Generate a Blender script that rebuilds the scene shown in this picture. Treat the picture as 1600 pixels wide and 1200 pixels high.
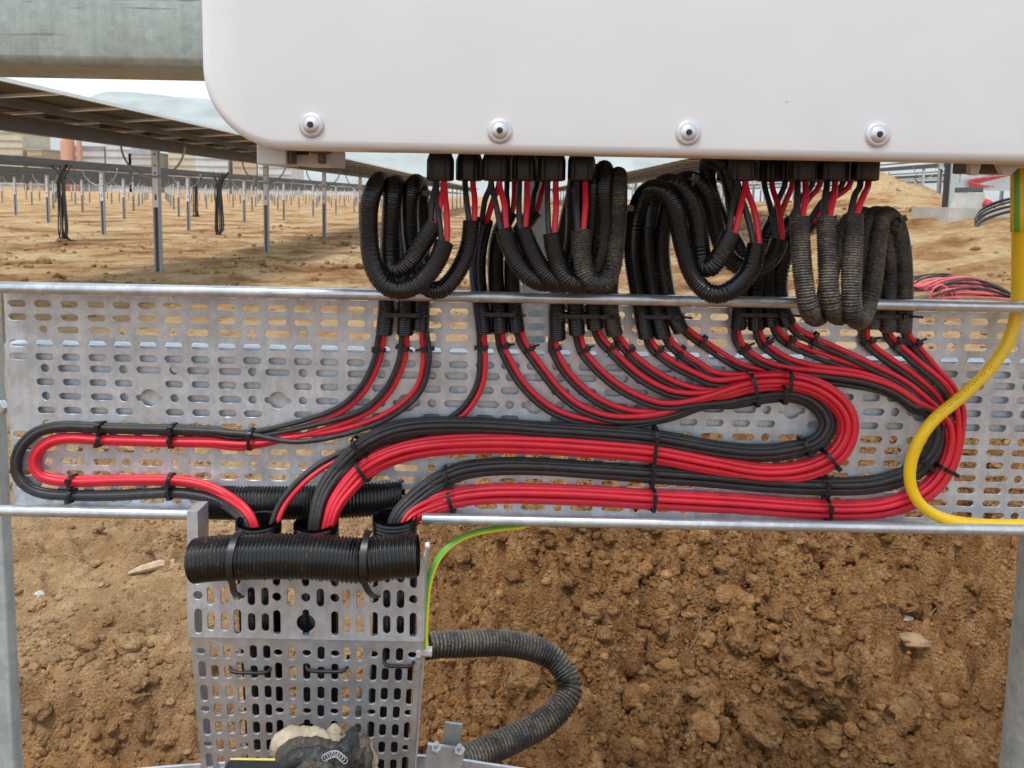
import bpy, bmesh, math, random
import numpy as np
from mathutils import Matrix, Vector, Euler
random.seed(7); RNG = np.random.RandomState(7)
for o in list(bpy.data.objects): bpy.data.objects.remove(o)
SC = bpy.context.scene; COL = SC.collection
R = math.radians
# ------------------------------------------------------------------ camera
F, CY, PITCH, ROLL = 1150.0, 418.7, 5.5, 1.1          # focal length in photo pixels, principal row, tilt, roll
CAM = np.array((0.0, -0.70, 1.30))
CM = Euler((R(90 - PITCH), 0, 0)).to_matrix() @ Matrix.Rotation(R(ROLL), 3, 'Z')
cd = bpy.data.cameras.new('camera'); cam = bpy.data.objects.new('camera', cd); COL.objects.link(cam)
cam.matrix_world = Matrix.Translation(CAM.tolist()) @ CM.to_4x4()
cd.sensor_width = 36; cd.lens = F / 1600 * 36; cd.shift_y = (CY - 600) / 1600
cd.clip_start = 0.02; cd.clip_end = 30000
cd.dof.use_dof = True; cd.dof.focus_distance = 0.69; cd.dof.aperture_fstop = 26
SC.camera = cam
# ------------------------------------------------------------------ sky, sun, exposure
SUN_EL, SUN_AZ = 66, 215                              # behind the camera, a little to the left
w = bpy.data.worlds.new('World'); SC.world = w; w.use_nodes = True
nt = w.node_tree; N = nt.nodes; L = nt.links
bg = N['Background']; sky = N.new('ShaderNodeTexSky'); sky.sky_type = 'NISHITA'; sky.sun_disc = False
sky.sun_elevation = R(SUN_EL); sky.sun_rotation = R(SUN_AZ); sky.air_density = 1.0; sky.dust_density = 3.0
hs = N.new('ShaderNodeHueSaturation'); hs.inputs['Saturation'].default_value = 0.45
mx = N.new('ShaderNodeMixRGB'); mx.inputs[2].default_value = (7.3, 8.3, 9.3, 1)
tc = N.new('ShaderNodeTexCoord'); nz = N.new('ShaderNodeTexNoise'); nz.inputs['Scale'].default_value = 3.0; nz.inputs['Detail'].default_value = 7
mr = N.new('ShaderNodeMapRange'); mr.inputs[1].default_value = 0.3; mr.inputs[2].default_value = 0.7; mr.inputs[3].default_value = 0.55; mr.inputs[4].default_value = 0.95
mp = N.new('ShaderNodeMapping'); mp.inputs['Scale'].default_value = (1, 1, 3)
L.new(tc.outputs['Generated'], mp.inputs[0]); L.new(mp.outputs[0], nz.inputs['Vector']); L.new(nz.outputs['Fac'], mr.inputs[0])
L.new(sky.outputs[0], hs.inputs['Color']); L.new(hs.outputs[0], mx.inputs[1]); L.new(mr.outputs[0], mx.inputs[0]); L.new(mx.outputs[0], bg.inputs[0])
bg.inputs[1].default_value = 0.108
sl = bpy.data.lights.new('sun', 'SUN'); sl.energy = 1.55; sl.angle = R(14); sl.color = (1, 0.985, 0.965)
so = bpy.data.objects.new('sun', sl); COL.objects.link(so)
so.rotation_euler = (R(90 - SUN_EL), 0, R(180 - SUN_AZ))
SC.view_settings.view_transform = 'Standard'; SC.view_settings.look = 'None'; SC.view_settings.gamma = 1
SC.view_settings.use_curve_mapping = False; SC.view_settings.exposure = 0.56

# ------------------------------------------------------------------ helpers
CMn = np.array(CM)
def at(px, py, Y):
    """the point of the plane y = Y that shows at photo pixel (px, py)"""
    d = CMn @ np.array(((px - 800) / F, -(py - CY) / F, -1.0))
    return CAM + d * ((Y - CAM[1]) / d[1])
def path_px(pts): return np.array([at(*p) for p in pts])
def spline(P, step=0.004, per=14):
    """Catmull-Rom through P, resampled at equal steps"""
    P = np.asarray(P, float); Q = np.vstack([2*P[0]-P[1], P, 2*P[-1]-P[-2]])
    out = []; t = np.linspace(0, 1, per, endpoint=False)[:, None]
    for i in range(1, len(Q)-2):
        a, b, c, d = Q[i-1], Q[i], Q[i+1], Q[i+2]
        out.append(.5*((2*b) + (-a+c)*t + (2*a-5*b+4*c-d)*t*t + (-a+3*b-3*c+d)*t**3))
    out.append(P[-1:]); S = np.vstack(out)
    ds = np.r_[0, np.cumsum(np.linalg.norm(np.diff(S, axis=0), axis=1))]
    n = max(3, int(ds[-1]/step)+1); s = np.linspace(0, ds[-1], n)
    return np.stack([np.interp(s, ds, S[:, k]) for k in range(S.shape[1])], 1)
def smooth(P, it=2):
    P = P.copy()
    for _ in range(it): P[1:-1] = .25*P[:-2] + .5*P[1:-1] + .25*P[2:]
    return P
def frames(P):
    T = np.gradient(P, axis=0); T /= np.linalg.norm(T, axis=1)[:, None] + 1e-12
    n = np.cross(T[0], (0.3, 0.2, 0.93)); 
    if np.linalg.norm(n) < 1e-3: n = np.cross(T[0], (1, 0, 0))
    n /= np.linalg.norm(n); A = np.zeros_like(P)
    for i in range(len(P)):
        n = n - T[i]*np.dot(n, T[i]); n /= np.linalg.norm(n); A[i] = n
    return T, A, np.cross(T, A)
class MB:
    def __init__(s): s.V = []; s.Fc = []; s.n = 0; s.M = []
    def add(s, V, faces, mi=0):
        V = np.asarray(V, float); s.V.append(V)
        s.Fc += [tuple(i + s.n for i in f) for f in faces]; s.M += [mi]*len(faces); s.n += len(V); return s
    def tube(s, P, r, seg=10, cap=True, mi=0, mfun=None, open_in=None):
        P = np.asarray(P, float); n = len(P); T, A, B = frames(P); r = np.broadcast_to(np.asarray(r, float), (n,))
        a = np.linspace(0, 2*math.pi, seg, endpoint=False)
        V = P[:, None] + r[:, None, None]*(np.cos(a)[None, :, None]*A[:, None] + np.sin(a)[None, :, None]*B[:, None])
        base = s.n; s.V.append(V.reshape(-1, 3)); s.n += n*seg
        ia = (base+np.arange(n-1)[:, None]*seg+np.arange(seg)[None]); ib = (base+np.arange(n-1)[:, None]*seg+(np.arange(seg)[None]+1) % seg)
        s.Fc += np.stack([ia, ib, ib+seg, ia+seg], -1).reshape(-1, 4).tolist()
        s.M += [mfun(j) for j in range(seg)]*(n-1) if mfun else [mi]*((n-1)*seg)
        if cap:
            s.Fc.append(tuple(base+j for j in range(seg))[::-1]); s.Fc.append(tuple(base+(n-1)*seg+j for j in range(seg))); s.M += [mi, mi]
        return s
    def box(s, c, d, rot=None, mi=0):
        c = np.array(c); d = np.array(d)/2
        V = np.array([(x, y, z) for x in (-1, 1) for y in (-1, 1) for z in (-1, 1)])*d
        if rot is not None: V = V @ np.array(rot).T
        return s.add(V+c, [(0,1,3,2),(4,6,7,5),(0,4,5,1),(2,3,7,6),(0,2,6,4),(1,5,7,3)], mi)
    def lathe(s, prof, c, axis, seg=24, mi=0, rib=None):
        """prof: list of (radius, height along axis)"""
        ax = np.array(axis, float); ax /= np.linalg.norm(ax); u = np.cross(ax, (0.31, 0.77, 0.2)); u /= np.linalg.norm(u); v = np.cross(ax, u)
        a = np.linspace(0, 2*math.pi, seg, endpoint=False); V = []
        for k, (r, h) in enumerate(prof):
            rr = r*np.ones(seg)
            if rib and rib[0] <= k <= rib[1]: rr = r*(1-rib[2]*(np.arange(seg) % 4 == 0))
            V.append(np.array(c) + ax*h + rr[:, None]*(np.cos(a)[:, None]*u + np.sin(a)[:, None]*v))
        fs = []
        for i in range(len(prof)-1):
            for j in range(seg): k = (j+1) % seg; fs.append((i*seg+j, i*seg+k, (i+1)*seg+k, (i+1)*seg+j))
        fs.append(tuple(range(seg))[::-1]); fs.append(tuple((len(prof)-1)*seg+j for j in range(seg)))
        return s.add(np.vstack(V), fs, mi)
    def mesh(s, name, mats, shade=True):
        me = bpy.data.meshes.new(name); V = np.vstack(s.V)
        me.from_pydata(V.tolist(), [], s.Fc)
        for m in (mats if isinstance(mats, (list, tuple)) else [mats]): me.materials.append(m)
        if any(s.M): me.polygons.foreach_set('material_index', s.M)
        if shade: me.polygons.foreach_set('use_smooth', [True]*len(s.Fc))
        me.update(); return me
    def build(s, name, mats, parent=None, shade=True, sharp=None):
        me = s.mesh(name, mats, shade)
        if sharp: me.set_sharp_from_angle(angle=R(sharp))
        return link(name, me, parent)
def link(name, me, parent=None, loc=None):
    o = bpy.data.objects.new(name, me); COL.objects.link(o)
    if parent is not None:
        o.parent = parent
        o.matrix_parent_inverse = Matrix.Translation(parent.location).inverted() if parent.location.length else Matrix()
    if loc is not None: o.location = loc
    return o
def tag(o, label=None, cat=None, group=None, kind=None):
    if label: o['label'] = label
    if cat: o['category'] = cat
    if group: o['group'] = group
    if kind: o['kind'] = kind
    return o
def empty(name, loc=(0, 0, 0)):
    o = bpy.data.objects.new(name, None); COL.objects.link(o); o.location = loc; o.empty_display_size = .05; return o
ORD = ['zeroth','first','second','third','fourth','fifth','sixth','seventh','eighth','ninth','tenth','eleventh','twelfth','thirteenth','fourteenth','fifteenth','sixteenth','seventeenth','eighteenth','nineteenth','twentieth']

# ------------------------------------------------------------------ materials
def ramp(nt, fac, stops):
    r = nt.nodes.new('ShaderNodeValToRGB'); e = r.color_ramp.elements
    while len(e) < len(stops): e.new(0.5)
    for k, (p, c) in enumerate(stops): e[k].position = p; e[k].color = (*c, 1) if len(c) == 3 else c
    nt.links.new(fac, r.inputs[0]); return r.outputs[0]
def noise(nt, vec, scale, detail=4, rough=.55):
    n = nt.nodes.new('ShaderNodeTexNoise'); n.inputs['Scale'].default_value = scale; n.inputs['Detail'].default_value = detail
    n.inputs['Roughness'].default_value = rough; nt.links.new(vec, n.inputs['Vector']); return n.outputs['Fac']
def new_mat(name):
    m = bpy.data.materials.new(name); m.use_nodes = True; nt = m.node_tree; b = nt.nodes['Principled BSDF']
    t = nt.nodes.new('ShaderNodeTexCoord'); return m, nt, b, t.outputs['Object']
def mixc(nt, fac, a, b, mode='MIX'):
    m = nt.nodes.new('ShaderNodeMixRGB'); m.blend_type = mode
    for k, v in ((0, fac), (1, a), (2, b)):
        if hasattr(v, 'is_linked'): nt.links.new(v, m.inputs[k])
        else: m.inputs[k].default_value = v if k == 0 else (*v, 1)
    return m.outputs[0]
def bump(nt, b, h, strength, dist):
    n = nt.nodes.new('ShaderNodeBump'); n.inputs['Strength'].default_value = strength; n.inputs['Distance'].default_value = dist
    nt.links.new(h, n.inputs['Height']); nt.links.new(n.outputs[0], b.inputs['Normal'])
def stretch(nt, vec, s):
    m = nt.nodes.new('ShaderNodeMapping'); m.inputs['Scale'].default_value = s; nt.links.new(vec, m.inputs[0]); return m.outputs[0]
def plain(name, col, rough=.5, metal=0, var=.12, scale=60, dust=0, dustcol=(.34,.24,.15), bumpd=0, spec=.5, settle=False, ridged=False):
    m, nt, b, v = new_mat(name); n1 = noise(nt, v, scale)
    c = ramp(nt, n1, [(.3, tuple(x*(1-var) for x in col)), (.7, tuple(min(1, x*(1+var)) for x in col))])
    if dust:
        n2 = noise(nt, v, 45, 6, .7); n3 = noise(nt, v, 420, 3, .7)
        mu = nt.nodes.new('ShaderNodeMath'); mu.operation = 'MULTIPLY'; nt.links.new(n2, mu.inputs[0]); nt.links.new(n3, mu.inputs[1])
        f = ramp(nt, mu.outputs[0], [(.34-.16*dust, (0,0,0)), (.52-.16*dust, (1,1,1))])
        if ridged:
            ra_ = nt.nodes.new('ShaderNodeAttribute'); ra_.attribute_name = 'ridge'
            f = mixc(nt, 1, f, ramp(nt, ra_.outputs['Fac'], [(0, (.08,)*3), (1, (1,)*3)]), 'MULTIPLY')
        if settle:      # dust lies on what faces up
            ge = nt.nodes.new('ShaderNodeNewGeometry'); sx = nt.nodes.new('ShaderNodeSeparateXYZ'); nt.links.new(ge.outputs['Normal'], sx.inputs[0])
            f = mixc(nt, 1, f, ramp(nt, sx.outputs[2], [(0, (.22,)*3), (.5, (1,)*3)]), 'MULTIPLY')
        f2 = nt.nodes.new('ShaderNodeMath'); f2.operation = 'MULTIPLY'; f2.inputs[1].default_value = min(.85, .3+.5*dust); nt.links.new(f, f2.inputs[0])
        c = mixc(nt, f2.outputs[0], c, dustcol)
        nt.links.new(ramp(nt, f2.outputs[0], [(0, (rough,)*3), (1, (.95,)*3)]), b.inputs['Roughness'])
    else: b.inputs['Roughness'].default_value = rough
    nt.links.new(c, b.inputs['Base Color']); b.inputs['Metallic'].default_value = metal; b.inputs['Specular IOR Level'].default_value = spec
    if bumpd: bump(nt, b, noise(nt, v, scale*6, 3), .5, bumpd)
    return m
def galv(name, col=(.56,.58,.60), metal=.55, rough=.42, scratch=0, blot=.25):
    m, nt, b, v = new_mat(name)
    vo = nt.nodes.new('ShaderNodeTexVoronoi'); vo.inputs['Scale'].default_value = 130; nt.links.new(v, vo.inputs['Vector'])
    bw = nt.nodes.new('ShaderNodeSeparateColor'); nt.links.new(vo.outputs['Color'], bw.inputs[0])
    sp = ramp(nt, bw.outputs[0], [(0, tuple(x*.90 for x in col)), (1, tuple(min(1, x*1.06) for x in col))])
    bl = ramp(nt, noise(nt, v, 22, 8, .72), [(.36, tuple(x*(1-blot) for x in (1,1,1.0))), (.62, (1,1,1))])
    c = mixc(nt, 1, sp, bl, 'MULTIPLY')
    st = ramp(nt, noise(nt, stretch(nt, v, (160, 160, 9)), 1, 4), [(.35, (.9,.9,.9)), (.65, (1.04,1.04,1.04))])
    c = mixc(nt, .8, c, st, 'MULTIPLY')
    sk = ramp(nt, noise(nt, v, 260, 4, .7), [(.70, (0,0,0)), (.78, (1,1,1))]); c = mixc(nt, mixv(nt, sk, .45), c, tuple(x*.4 for x in col))
    if scratch:
        s = ramp(nt, noise(nt, stretch(nt, v, (8, 40, 210)), 1, 5, .6), [(.60, (0,0,0)), (.66, (1,1,1))])
        s2 = ramp(nt, noise(nt, v, 20, 4), [(.45, (0,0,0)), (.62, (1,1,1))])
        c = mixc(nt, mixv(nt, mixc(nt, 1, s, s2, 'MULTIPLY'), scratch), c, (.10,.10,.09))
        k = ramp(nt, noise(nt, v, 75, 6, .8), [(.66, (0,0,0)), (.72, (1,1,1))]); c = mixc(nt, mixv(nt, k, .6), c, (.16,.16,.14))
    nt.links.new(c, b.inputs['Base Color']); b.inputs['Metallic'].default_value = metal
    nt.links.new(ramp(nt, noise(nt, v, 35, 5), [(.3, (rough-.08,)*3), (.7, (rough+.15,)*3)]), b.inputs['Roughness'])
    bump(nt, b, noise(nt, v, 90, 4), .15, .0006); return m
def mixv(nt, sock, k):
    m = nt.nodes.new('ShaderNodeMath'); m.operation = 'MULTIPLY'; m.inputs[1].default_value = k; nt.links.new(sock, m.inputs[0]); return m.outputs[0]
M = {}
M['galv'] = galv('galvanised_steel', (.665,.70,.735), .5, .40)
M['rim'] = galv('bright_rolled_zinc', (.64,.68,.72), .75, .30)
M['green'] = galv('greenish_zinc', (.44,.50,.46), .35, .5, scratch=.8, blot=.2)
M['postzinc'] = galv('pale_zinc_post', (.52,.60,.60), .4, .5, blot=.15)
M['tube'] = galv('weathered_zinc_tube', (.42,.44,.42), .45, .5, blot=.35)
M['white'] = plain('white_powder_coat', (.78,.795,.81), .40, var=.02, scale=14, bumpd=.00004)
def specks(m, amt=.35):
    nt = m.node_tree; b = nt.nodes['Principled BSDF']; src = b.inputs['Base Color'].links[0].from_socket; v = nt.nodes['Texture Coordinate'].outputs['Object']
    k = ramp(nt, noise(nt, v, 95, 4, .75), [(.735, (0,0,0)), (.76, (1,1,1))]); g = ramp(nt, noise(nt, stretch(nt, v, (2, 2, 7)), 3, 6, .7), [(.5, (0,0,0)), (.85, (1,1,1))])
    c = mixc(nt, mixv(nt, k, amt), src, (.25,.22,.19)); c = mixc(nt, mixv(nt, g, .10), c, (.55,.50,.44)); nt.links.new(c, b.inputs['Base Color'])
specks(M['white'])
M['shade_grey'] = plain('light_grey_plastic', (.60,.60,.58), .5, var=.05)
M['dark_grey'] = plain('dark_grey_plastic', (.09,.09,.09), .5, var=.1)
M['redpart'] = plain('red_label_strip', (.45,.015,.012), .5, var=.1)
M['steel'] = galv('stainless_screw', (.66,.66,.67), .6, .36, blot=.05)
M['hole'] = plain('dark_recess', (.02,.02,.02), .7)
M['black'] = plain('black_nylon', (.012,.012,.013), .38, var=.2)
M['cond0'] = plain('black_conduit', (.006,.006,.007), .25, var=.25, scale=120, dust=.04, ridged=True)
M['cond1'] = plain('dusty_black_conduit', (.008,.008,.008), .3, var=.25, scale=120, dust=.30, ridged=True)
M['cond2'] = plain('muddy_black_conduit', (.018,.017,.016), .5, var=.25, scale=120, dust=.8, dustcol=(.33,.25,.16), ridged=True)
M['cond3'] = plain('earth_caked_conduit', (.022,.021,.02), .5, var=.25, scale=120, dust=1.0, dustcol=(.50,.40,.29), settle=True, ridged=True)
M['red'] = plain('red_cable_sheath', (.72,.020,.040), .42, var=.10, scale=50, dust=.06, dustcol=(.55,.22,.17))
M['cable'] = plain('black_cable_sheath', (.030,.030,.031), .48, var=.25, scale=90, dust=.12)
M['yellow'] = plain('yellow_sheath', (.82,.52,.010), .4, var=.06, dust=.10, dustcol=(.4,.25,.05))
M['lime'] = plain('lime_yellow_sheath', (.75,.72,.03), .4, var=.06)
M['gstripe'] = plain('green_stripe', (.13,.42,.06), .4, var=.08)
M['ink'] = plain('dark_ink', (.10,.07,.02), .6)
M['glove'] = plain('soiled_glove_fabric', (.055,.048,.04), .9, var=.5, scale=55, dust=.6, dustcol=(.28,.22,.15), bumpd=.0012)
M['gloveblack'] = plain('black_glove_rubber', (.022,.022,.024), .6, var=.4, scale=60, dust=.45, bumpd=.001)
M['glovebeige'] = plain('beige_glove_leather', (.40,.33,.23), .85, var=.35, scale=60, dust=.35, dustcol=(.10,.08,.06), bumpd=.0012)
M['sleeve'] = plain('black_sleeve_cloth', (.018,.019,.022), .9, var=.3, scale=90, bumpd=.001)
M['hivis'] = plain('yellow_trim', (.60,.52,.14), .7, var=.1)
M['thread'] = plain('pale_thread', (.42,.42,.42), .9)
M['stone'] = plain('pale_stone', (.52,.50,.45), .9, var=.2, scale=40, bumpd=.002)
M['earthstone'] = plain('ochre_stone', (.30,.19,.10), .95, var=.25, scale=50, bumpd=.002)
M['wood'] = plain('weathered_stick', (.50,.38,.24), .9, var=.2, scale=40)
M['root'] = plain('dry_root', (.20,.12,.06), .9)
M['concrete'] = plain('raw_concrete', (.48,.46,.42), .95, var=.15, scale=4)
M['pvframe'] = plain('aluminium_frame', (.74,.75,.76), .45, .3, var=.04)
M['pvback'] = plain('solar_module_back', (.055,.05,.046), .6, var=.1, scale=6)
M['pvglass'] = plain('solar_module_glass', (.05,.06,.09), .18, var=.1, scale=3)
M['pvsteel'] = plain('tracker_steel', (.36,.37,.38), .5, .5, var=.12, scale=4)
M['darksteel'] = plain('dark_tracker_tube', (.10,.095,.09), .55, .3, var=.15, scale=4)
M['pinkred'] = plain('faded_red_cable', (.60,.12,.13), .5, var=.15, scale=20, dust=.2)
def soil():
    m, nt, b, v = new_mat('brown_soil')
    geo = nt.nodes.new('ShaderNodeNewGeometry'); v = geo.outputs['Position']
    at_ = nt.nodes.new('ShaderNodeAttribute'); at_.attribute_name = 'dry'
    big = noise(nt, v, 3.0, 6, .6); mid = noise(nt, v, 22, 6, .7); fine = noise(nt, v, 190, 5, .78); ta_ = nt.nodes.new('ShaderNodeAttribute'); ta_.attribute_name = 'tone'
    wet = ramp(nt, mid, [(.28, (.23,.102,.036)), (.5, (.42,.215,.085)), (.72, (.57,.345,.16))])
    dry = ramp(nt, big, [(.3, (.40,.22,.10)), (.5, (.58,.37,.19)), (.7, (.68,.485,.28))])
    dry = mixc(nt, .6, dry, ramp(nt, fine, [(.34, (.45,.4,.36)), (.62, (1.2,1.18,1.15))]), 'MULTIPLY')
    wet = mixc(nt, .8, wet, ramp(nt, fine, [(.32, (.5,.47,.45)), (.66, (1.3,1.28,1.25))]), 'MULTIPLY')
    c = mixc(nt, at_.outputs['Fac'], wet, dry); c = mixc(nt, 1, c, ramp(nt, ta_.outputs['Fac'], [(0, (.62,.6,.58)), (.5, (1,1,1)), (1, (1.45,1.48,1.5))]), 'MULTIPLY')
    # dry straw and a little green in the field further out
    sp = nt.nodes.new('ShaderNodeSeparateXYZ'); nt.links.new(v, sp.inputs[0])
    fld = nt.nodes.new('ShaderNodeMapRange'); fld.inputs[1].default_value = 4; fld.inputs[2].default_value = 9; nt.links.new(sp.outputs[1], fld.inputs[0])
    n4 = noise(nt, stretch(nt, v, (.6, .8, 1)), .75, 9, .72)
    straw = ramp(nt, n4, [(.36, (.19,.085,.034)), (.45, (.38,.205,.088)), (.52, (.54,.355,.175)), (.60, (.64,.47,.27)), (.70, (.33,.29,.12))])
    straw = mixc(nt, .6, straw, ramp(nt, noise(nt, v, 9, 6, .75), [(.35, (.55,.5,.45)), (.65, (1.15,1.13,1.1))]), 'MULTIPLY')
    c = mixc(nt, fld.outputs[0], c, straw)
    nt.links.new(c, b.inputs['Base Color']); b.inputs['Roughness'].default_value = .95; b.inputs['Specular IOR Level'].default_value = .15
    ad = nt.nodes.new('ShaderNodeMath'); ad.operation = 'ADD'; nt.links.new(noise(nt, v, 90, 6, .75), ad.inputs[0]); nt.links.new(noise(nt, v, 330, 4, .7), ad.inputs[1])
    vo = nt.nodes.new('ShaderNodeTexVoronoi'); vo.inputs['Scale'].default_value = 140; nt.links.new(v, vo.inputs['Vector'])
    a2 = nt.nodes.new('ShaderNodeMath'); a2.operation = 'SUBTRACT'; nt.links.new(ad.outputs[0], a2.inputs[0]); nt.links.new(vo.outputs['Distance'], a2.inputs[1])
    bump(nt, b, a2.outputs[0], 1.0, .010); return m
M['soil'] = soil()

# ------------------------------------------------------------------ ground
def vnoise(x, y, seed=0):
    xi = np.floor(x).astype(np.int64); yi = np.floor(y).astype(np.int64); fx = x-xi; fy = y-yi
    fx = fx*fx*fx*(fx*(fx*6-15)+10); fy = fy*fy*fy*(fy*(fy*6-15)+10)
    def h(a, b):
        k = (a*374761393 + b*668265263 + seed*974634777) & 0xFFFFFFFF
        k = ((k ^ (k >> 13))*1274126177) & 0xFFFFFFFF
        return ((k ^ (k >> 16)) & 0xFFFF)/65535.0
    return (h(xi,yi)*(1-fx)+h(xi+1,yi)*fx)*(1-fy)+(h(xi,yi+1)*(1-fx)+h(xi+1,yi+1)*fx)*fy
def fbm(x, y, f, o=4, g=.5, seed=0):
    s = 0; a = 1; t = 0
    for k in range(o): s = s + a*vnoise(x*f+17.3*k, y*f+9.1*k, seed+k); t += a; a *= g; f *= 2.03
    return s/t
def sst(a, b, x): t = np.clip((x-a)/(b-a), 0, 1); return t*t*(3-2*t)
def worley(x, y, sc, seed=0):
    x = x*sc; y = y*sc; xi = np.floor(x); yi = np.floor(y); f1 = np.full(np.shape(x), 9.); f2 = f1.copy(); hh = np.zeros(np.shape(x))
    def h(a, b, q):
        k = (a.astype(np.int64)*374761393 + b.astype(np.int64)*668265263 + (seed*7+q)*974634777) & 0xFFFFFFFF
        k = ((k ^ (k >> 13))*1274126177) & 0xFFFFFFFF; return ((k ^ (k >> 16)) & 0xFFFF)/65535.0
    for i in (-1, 0, 1):
        for j in (-1, 0, 1):
            a, b = xi+i, yi+j; d = np.hypot(a+h(a, b, 1)-x, b+h(a, b, 2)-y); n = d < f1
            f2 = np.where(n, f1, np.minimum(f2, d)); hh = np.where(n, h(a, b, 3), hh); f1 = np.minimum(f1, d)
    return f1, f2, hh
def grains(X, Y, sc, seed):
    wx = X+.35/sc*(fbm(X, Y, sc*1.4, 2, seed=seed+3)-.5); wy = Y+.35/sc*(fbm(X, Y, sc*1.4, 2, seed=seed+5)-.5)
    f1, f2, hh = worley(wx, wy, sc, seed); return np.sqrt(np.clip(1-(f1/.75)**2, 0, 1))*(.25+.75*hh)*sst(0, .22, f2-f1)
def mound(X, Y):
    e = fbm(X, Y, 2.2, 3, seed=40)-.5
    side = sst(-.42, .12, X + .25*e + .10*(Y-1.0))*(1-sst(2.2, 3.6, X))
    return side*(.06 + .40*sst(.15, 1.75, Y+.3*e))*(1-sst(2.3, 4.4, Y))
def dryness(X, Y):
    m = mound(X, Y)
    return np.clip(1 - sst(.02, .2, m), 0, 1)*sst(.85, 1.5, Y + .5*(fbm(X, Y, 2.5, 3, seed=31)-.5))
def height(X, Y):
    r = np.hypot(X, Y)
    m = mound(X, Y); mm = np.clip(m/.25, 0, 1)
    near = 1-sst(5, 14, r)
    z = m + (fbm(X, Y, .35, 4, seed=3)-.5)*.25*sst(3, 12, r)
    z = z + mm*near*((fbm(X, Y, 3.2, 3, seed=11)-.5)*.16 + (np.abs(fbm(X, Y, 6.5, 4, .55, seed=12)-.5)*2-.25)*.06)
    # crevices between lumps
    cr = np.abs(fbm(X, Y, 4.2, 3, .5, seed=51)-.5); z = z - mm*near*.035*(1-sst(0, .035, cr))*sst(.50, .62, fbm(X, Y, 2.4, 2, seed=52))
    z = z + near*((fbm(X, Y, 9, 5, .62, seed=5)-.5)*(.030+.05*mm) + (fbm(X, Y, 38, 3, .6, seed=6)-.5)*(.012+.012*mm))
    g = near*(.35+.65*mm)*(.25+1.5*sst(.35, .62, fbm(X, Y, 2.1, 3, seed=57)))
    z = z + g*(grains(X, Y, 6, 8)*.05*mm + grains(X, Y, 12, 1)*.036*mm + grains(X, Y, 32, 2)*.015 + grains(X, Y, 75, 3)*.008)
    # the dug edge at the front left
    e = fbm(X, Y, 4, 4, .6, seed=21)-.5
    z = z - (1-sst(-.22, .12, Y-1.10+.5*e))*(1-sst(-.45, .05, X))*(.13+.08*fbm(X, Y, 2, 2, seed=22))
    for hx, hy, rx, ry, dp in ((.10, .98, .075, .05, .11), (.88, 1.30, .05, .05, .10), (.64, 1.20, .10, .03, .07), (1.0, 1.05, .09, .035, .09), (.36, 1.32, .06, .035, .08), (-.02, .80, .08, .04, .06), (.50, 1.42, .16, .04, .08), (1.15, 1.30, .12, .04, .07)):
        q = ((X-hx)/rx)**2+((Y-hy)/ry)**2; z = z - dp*np.exp(-q*(.6+1.1*fbm(X, Y, 14, 3, seed=int(hx*50)+77)))
    # low clods lying on the drier soil
    cl = np.clip(fbm(X, Y, 11, 3, .6, seed=61)-.57, 0, 1); z = z + near*(1-mm)*cl*.22*sst(1.2, 1.8, Y)
    # the bank to the right
    z = z + 1.25*sst(2.6, 9.0, X + .6*(fbm(X, Y, .3, 3, seed=71)-.5))*sst(3.5, 13, Y)
    z = z + .9*np.exp(-((X-10.6)/1.6)**2-((Y-21)/1.7)**2)*(0.6+.8*fbm(X, Y, .9, 4, seed=72))
    z = z + sst(3, 7, Y)*(1-sst(30, 60, r))*((fbm(X, Y, 1.6, 5, .6, seed=81)-.5)*.10 + np.clip(fbm(X, Y, 3.3, 3, .6, seed=83)-.58, 0, 1)*.3)
    return z
def axis_pts(lo, hi, d, far, g):
    a = list(np.arange(lo, hi+1e-6, d)); s = d
    up = []; x = a[-1]; s = d
    while x < far: s *= g; x += s; up.append(x)
    return a, up
a, up = axis_pts(-1.7, 1.7, .0052, 6000, 1.10); dn = [-x for x in up][::-1]
XS = np.array(dn + a + up)
a, up = axis_pts(.35, 1.75, .0052, 9000, 1.03); _, dn = axis_pts(0, .01, .0085, 60, 1.25)
YS = np.array([.35-x for x in dn][::-1] + a + up)
gx, gy = np.meshgrid(XS, YS); gz = height(gx, gy)
# a far rise so the land meets the hills
nx, ny = len(XS), len(YS)
V = np.stack([gx.ravel(), gy.ravel(), gz.ravel()], 1)
ii = np.arange(nx*ny).reshape(ny, nx); Q = np.stack([ii[:-1,:-1], ii[:-1,1:], ii[1:,1:], ii[1:,:-1]], -1).reshape(-1, 4)
me = bpy.data.meshes.new('ground'); me.vertices.add(len(V)); me.vertices.foreach_set('co', V.ravel())
me.loops.add(Q.size); me.loops.foreach_set('vertex_index', Q.ravel().astype(np.int32)); me.polygons.add(len(Q))
me.polygons.foreach_set('loop_start', np.arange(0, Q.size, 4, dtype=np.int32)); me.polygons.foreach_set('use_smooth', np.ones(len(Q), bool))
me.update(calc_edges=True); at_ = me.attributes.new('dry', 'FLOAT', 'POINT'); at_.data.foreach_set('value', dryness(gx, gy).ravel().astype(np.float32))
tn = np.where((np.abs(gx) < 2.5) & (gy < 3), .3+.4*worley(gx, gy, 32, 2)[2], .5); at_ = me.attributes.new('tone', 'FLOAT', 'POINT'); at_.data.foreach_set('value', tn.ravel().astype(np.float32))
me.materials.append(M['soil']); ground = tag(link('ground', me), kind='structure')
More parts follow.
